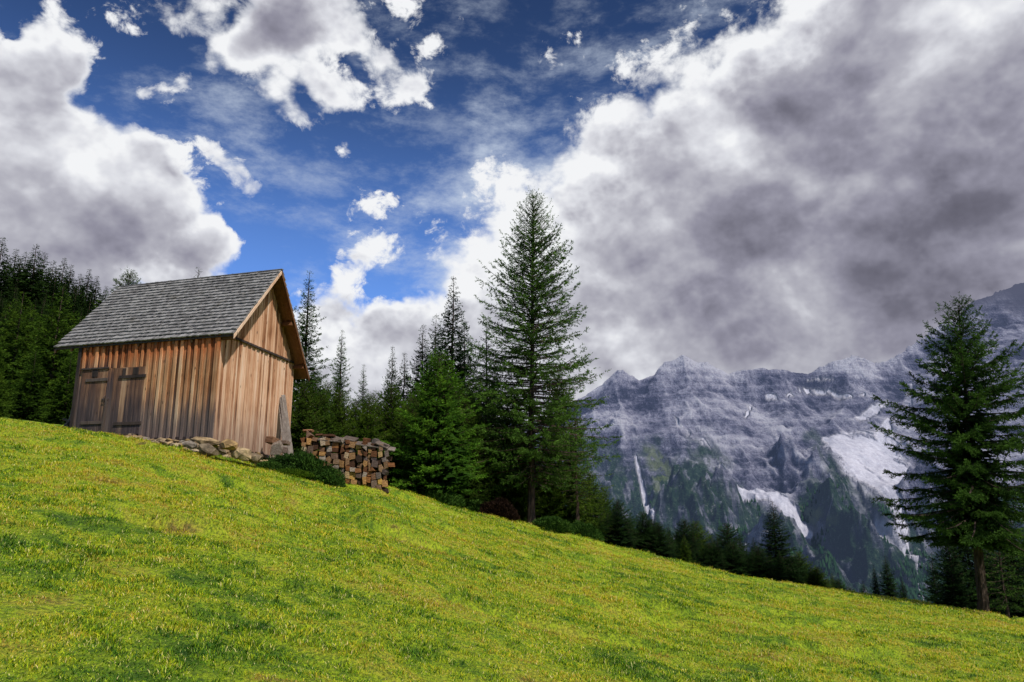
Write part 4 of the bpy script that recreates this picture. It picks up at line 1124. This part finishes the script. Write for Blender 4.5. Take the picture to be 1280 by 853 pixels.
x0, x1 = at(381, 590, Yw)[0], at(487, 590, Yw)[0]
nrow = 8; nlog = 0
def log_at(X, Yy, Z, w_, h_, label, group, rot=None, ln=None):
    mb = log_mesh(wg, w_, h_, ln or wg.uniform(.40, .5)); o = mb.build('firewood_log', endm, None, .006)
    o.location = (X, Yy, Z); o.rotation_euler = rot or (wg.uniform(-.07, .07), wg.uniform(-.13, .13), wg.uniform(-.16, .16))
    tag(o, label, 'log', group)
    return o
ztop0, ztop1 = at(381, 546, Yw)[2], at(487, 560, Yw)[2]
X = x0 + .08
while X < x1:
    cw_ = wg.uniform(.13, .24); u_ = (X - x0) / (x1 - x0)
    gz = float(ground(X, Yw)); top_ = ztop0 + (ztop1 - ztop0) * u_ - .05
    z = gz - .04; 
    while z < top_:
        hh_ = wg.uniform(.13, .27); skew = -.10 * (1 - u_) * (z - gz)
        log_at(X + skew + wg.uniform(-.02, .02), Yw + wg.uniform(-.05, .05), z + hh_ / 2, cw_, hh_, 'split firewood log with its cut end facing out of the stack beside the hut', WG); nlog += 1
        z += hh_ * .90
    X += cw_ * .96
print('LOGS', nlog)
# what lies on top of the stack, and beside it
for px_, py_, ang, lab, sz in [(386, 539, .1, 'pale log lying alone on the left end of the firewood stack', (.26, .10)), (412, 545, 0, 'white barked log lying on top of the stack near its left end', (.30, .09)), (400, 544, .1, 'narrow pale log between the two pale logs on the stack', (.2, .07))]:
    p = at(px_, py_, Yw); log_at(p[0], p[1] - .05, p[2], sz[0], sz[1], lab, None, (0, 0.05, 1.4 + ang), sz[0] * 1.1)
p = at(469, 552, Yw); mb = MB(); mb.tube([p - [.0, .16, 0], p + [.03, .2, 0.02]], .085, 12, .0); one('round_log', mb, lb, 'round grey log lying end-on on the right end of the stack', 'log')
brk_ = wood('bark slabs', [(.3, (.03, .022, .018)), (.6, (.10, .075, .06)), (.9, (.26, .22, .19))])
for i, (a, b2) in enumerate([((398, 549), (430, 552)), ((424, 551), (452, 556)), ((416, 548), (440, 557)), ((446, 556), (478, 559)), ((462, 557), (494, 563)), ((430, 549), (446, 551)), ((470, 553), (486, 560)), ((404, 553), (424, 556))]):
    p = at(*a, Yw - .1 + .06 * (i % 3)); q = at(*b2, Yw - .05 + .05 * ((i * 2) % 3)); mb = MB(); mb.bar(p + Zv * (.02 + .03 * (i % 2)), q + Zv * .02, .42, .035, (0, -.3, 1), random.random()); one('bark_slab', mb, brk_, 'thin grey bark slab covering the top of the firewood stack', 'slab', 'bark slabs covering the firewood stack')
for px_, py_, lab in [(488, 572, 'yellowish log sticking out at the right side of the stack, upper one'), (492, 580, 'log sticking out at the right side of the stack, lower one')]:
    p = at(px_, py_, Yw); log_at(p[0] - .14, p[1] + .05, p[2] - .03, .2, .16, lab, None, (0, .1, -.3))
for px_, py_, Y, w_, h_, lab, rot in [(346, 561, 22.2, .36, .40, 'big squared chopping block at the right foot of the gable wall', (0.3, .15, .3)), (340, 551, 22.6, .3, .22, 'dark log chunk behind the big chopping block', (.1, .2, 1)), (354, 554, 22.6, .26, .12, 'flat weathered log lying over the chopping block', (0, .1, 1.3)), (357, 563, 22.3, .16, .2, 'small orange log end wedged between chopping block and leaning planks', (0, .3, .2))]:
    p = at(px_, py_, Y); log_at(*p, w_, h_, lab, None, rot, .35)
# grey timber stacked at the left end of the hut
for i, (a, b2, lab) in enumerate([((80, 534), (96, 516), 'grey pole crossed against the left end of the hut, upper'), ((78, 524), (97, 530), 'grey pole lying level at the left end of the hut'), ((84, 538), (92, 508), 'steep grey pole leaning at the left end of the hut')]):
    mb = MB(); mb.tube([at(*a, 22.5 + .1 * i), at(*b2, 22.8)], .04, 7, .5); one('pole', mb, lb, lab, 'pole', None, 0)
# --- low juniper shrubs and a grassy hummock
def shrub(name, px, py, Y, rx, ry, rz_, mat, n, seed, label, cat, blade=(.07, .02), sink=.2):
    g2 = np.random.default_rng(seed); p = at(px, py, Y)
    d = g2.normal(0, 1, (n, 3)); d /= np.linalg.norm(d, axis=1)[:, None]; d[:, 2] = np.abs(d[:, 2])
    lump = .72 + .5 * fbm(d[:, 0] * 3 + seed, d[:, 1] * 3 + d[:, 2] * 2, 3, seed)
    rr = (g2.random(n) ** .25) * lump
    c = d * rr[:, None] * np.array([rx, ry, rz_])
    nd = d * .7 + g2.normal(0, .5, (n, 3)) + np.array([0, 0, .35]); nd /= np.linalg.norm(nd, axis=1)[:, None]
    wv = np.cross(nd, g2.normal(0, 1, (n, 3))); wv /= np.linalg.norm(wv, axis=1)[:, None]
    l = blade[0] * g2.uniform(.6, 1.3, n)[:, None]; w2 = blade[1] * g2.uniform(.6, 1.3, n)[:, None]
    V = np.stack([c, c + nd * l * .5 + wv * w2 / 2, c + nd * l, c + nd * l * .5 - wv * w2 / 2], 1).reshape(-1, 3)
    me = np_mesh(name, V, np.arange(n * 4), 4, False, {'rnd': np.repeat(g2.random(n), 4), 'inner': np.repeat(np.clip(rr, 0, 1) ** 2, 4)})
    e = empty(name, (p[0], p[1], float(ground(p[0], p[1])) - sink * rz_)); tag(e, label, cat)
    obj('foliage', me, mat, e)
    mb = MB()
    for i in range(9):
        a = i * .7; mb.tube([(0, 0, 0), (math.cos(a) * rx * .5, math.sin(a) * ry * .5, rz_ * .6)], [.02, .008], 4, .4)
    obj('stem', mb.mesh('stem'), BARK, e); return e
N_JUN = needle_mat('juniper', (.010, .026, .005), (.035, .085, .014), (.09, .17, .025))
shrub('juniper_shrub', 375, 590, 21.0, 1.05, .7, .85, N_JUN, 16000, 3, 'dark low juniper shrub between the hut and the firewood stack', 'shrub', (.09, .03))
shrub('juniper_shrub', 409, 599, 21.4, .5, .5, .55, N_JUN, 6000, 4, 'small dark shrub at the left foot of the firewood stack', 'shrub')
shrub('juniper_shrub', 336, 580, 20.4, .4, .4, .22, N_JUN, 4000, 6, 'flat little shrub left of the dark juniper', 'shrub')
N_HUM = needle_mat('hummock grass', (.02, .05, .005), (.08, .15, .010), (.2, .28, .02))
shrub('grassy_hummock', 362, 600, 20.2, .6, .45, .2, N_HUM, 9000, 5, 'grassy hummock in front of the dark juniper shrub', 'hummock', (.05, .01))
N_RED = needle_mat('rust shrub leaves', (.008, .005, .004), (.022, .012, .008), (.05, .028, .014))
shrub('brown_shrub', 622, 646, 29.0, .85, .6, .75, N_RED, 9000, 9, 'dull brown low shrub left of the tall larch trunk', 'shrub', (.09, .035))
for i, (px_, py_, Y, rx, rz_, lab) in enumerate([(548, 624, 27.0, .9, .55, 'low green shrub under the bushy young larch'), (690, 664, 30.0, .9, .6, 'dark shrub just right of the tall larch trunk'), (585, 636, 29.5, .9, .7, 'dark shrub between the bushy larch and the dull brown shrub'), (725, 676, 31, .9, .7, 'dark shrub below the thin shaded larch'), (510, 618, 27.5, .7, .5, 'shrub right of the firewood stack')]):
    shrub('juniper_shrub', px_, py_, Y, rx, .7, rz_, N_JUN, 9000, 20 + i, lab, 'shrub', (.10, .035))
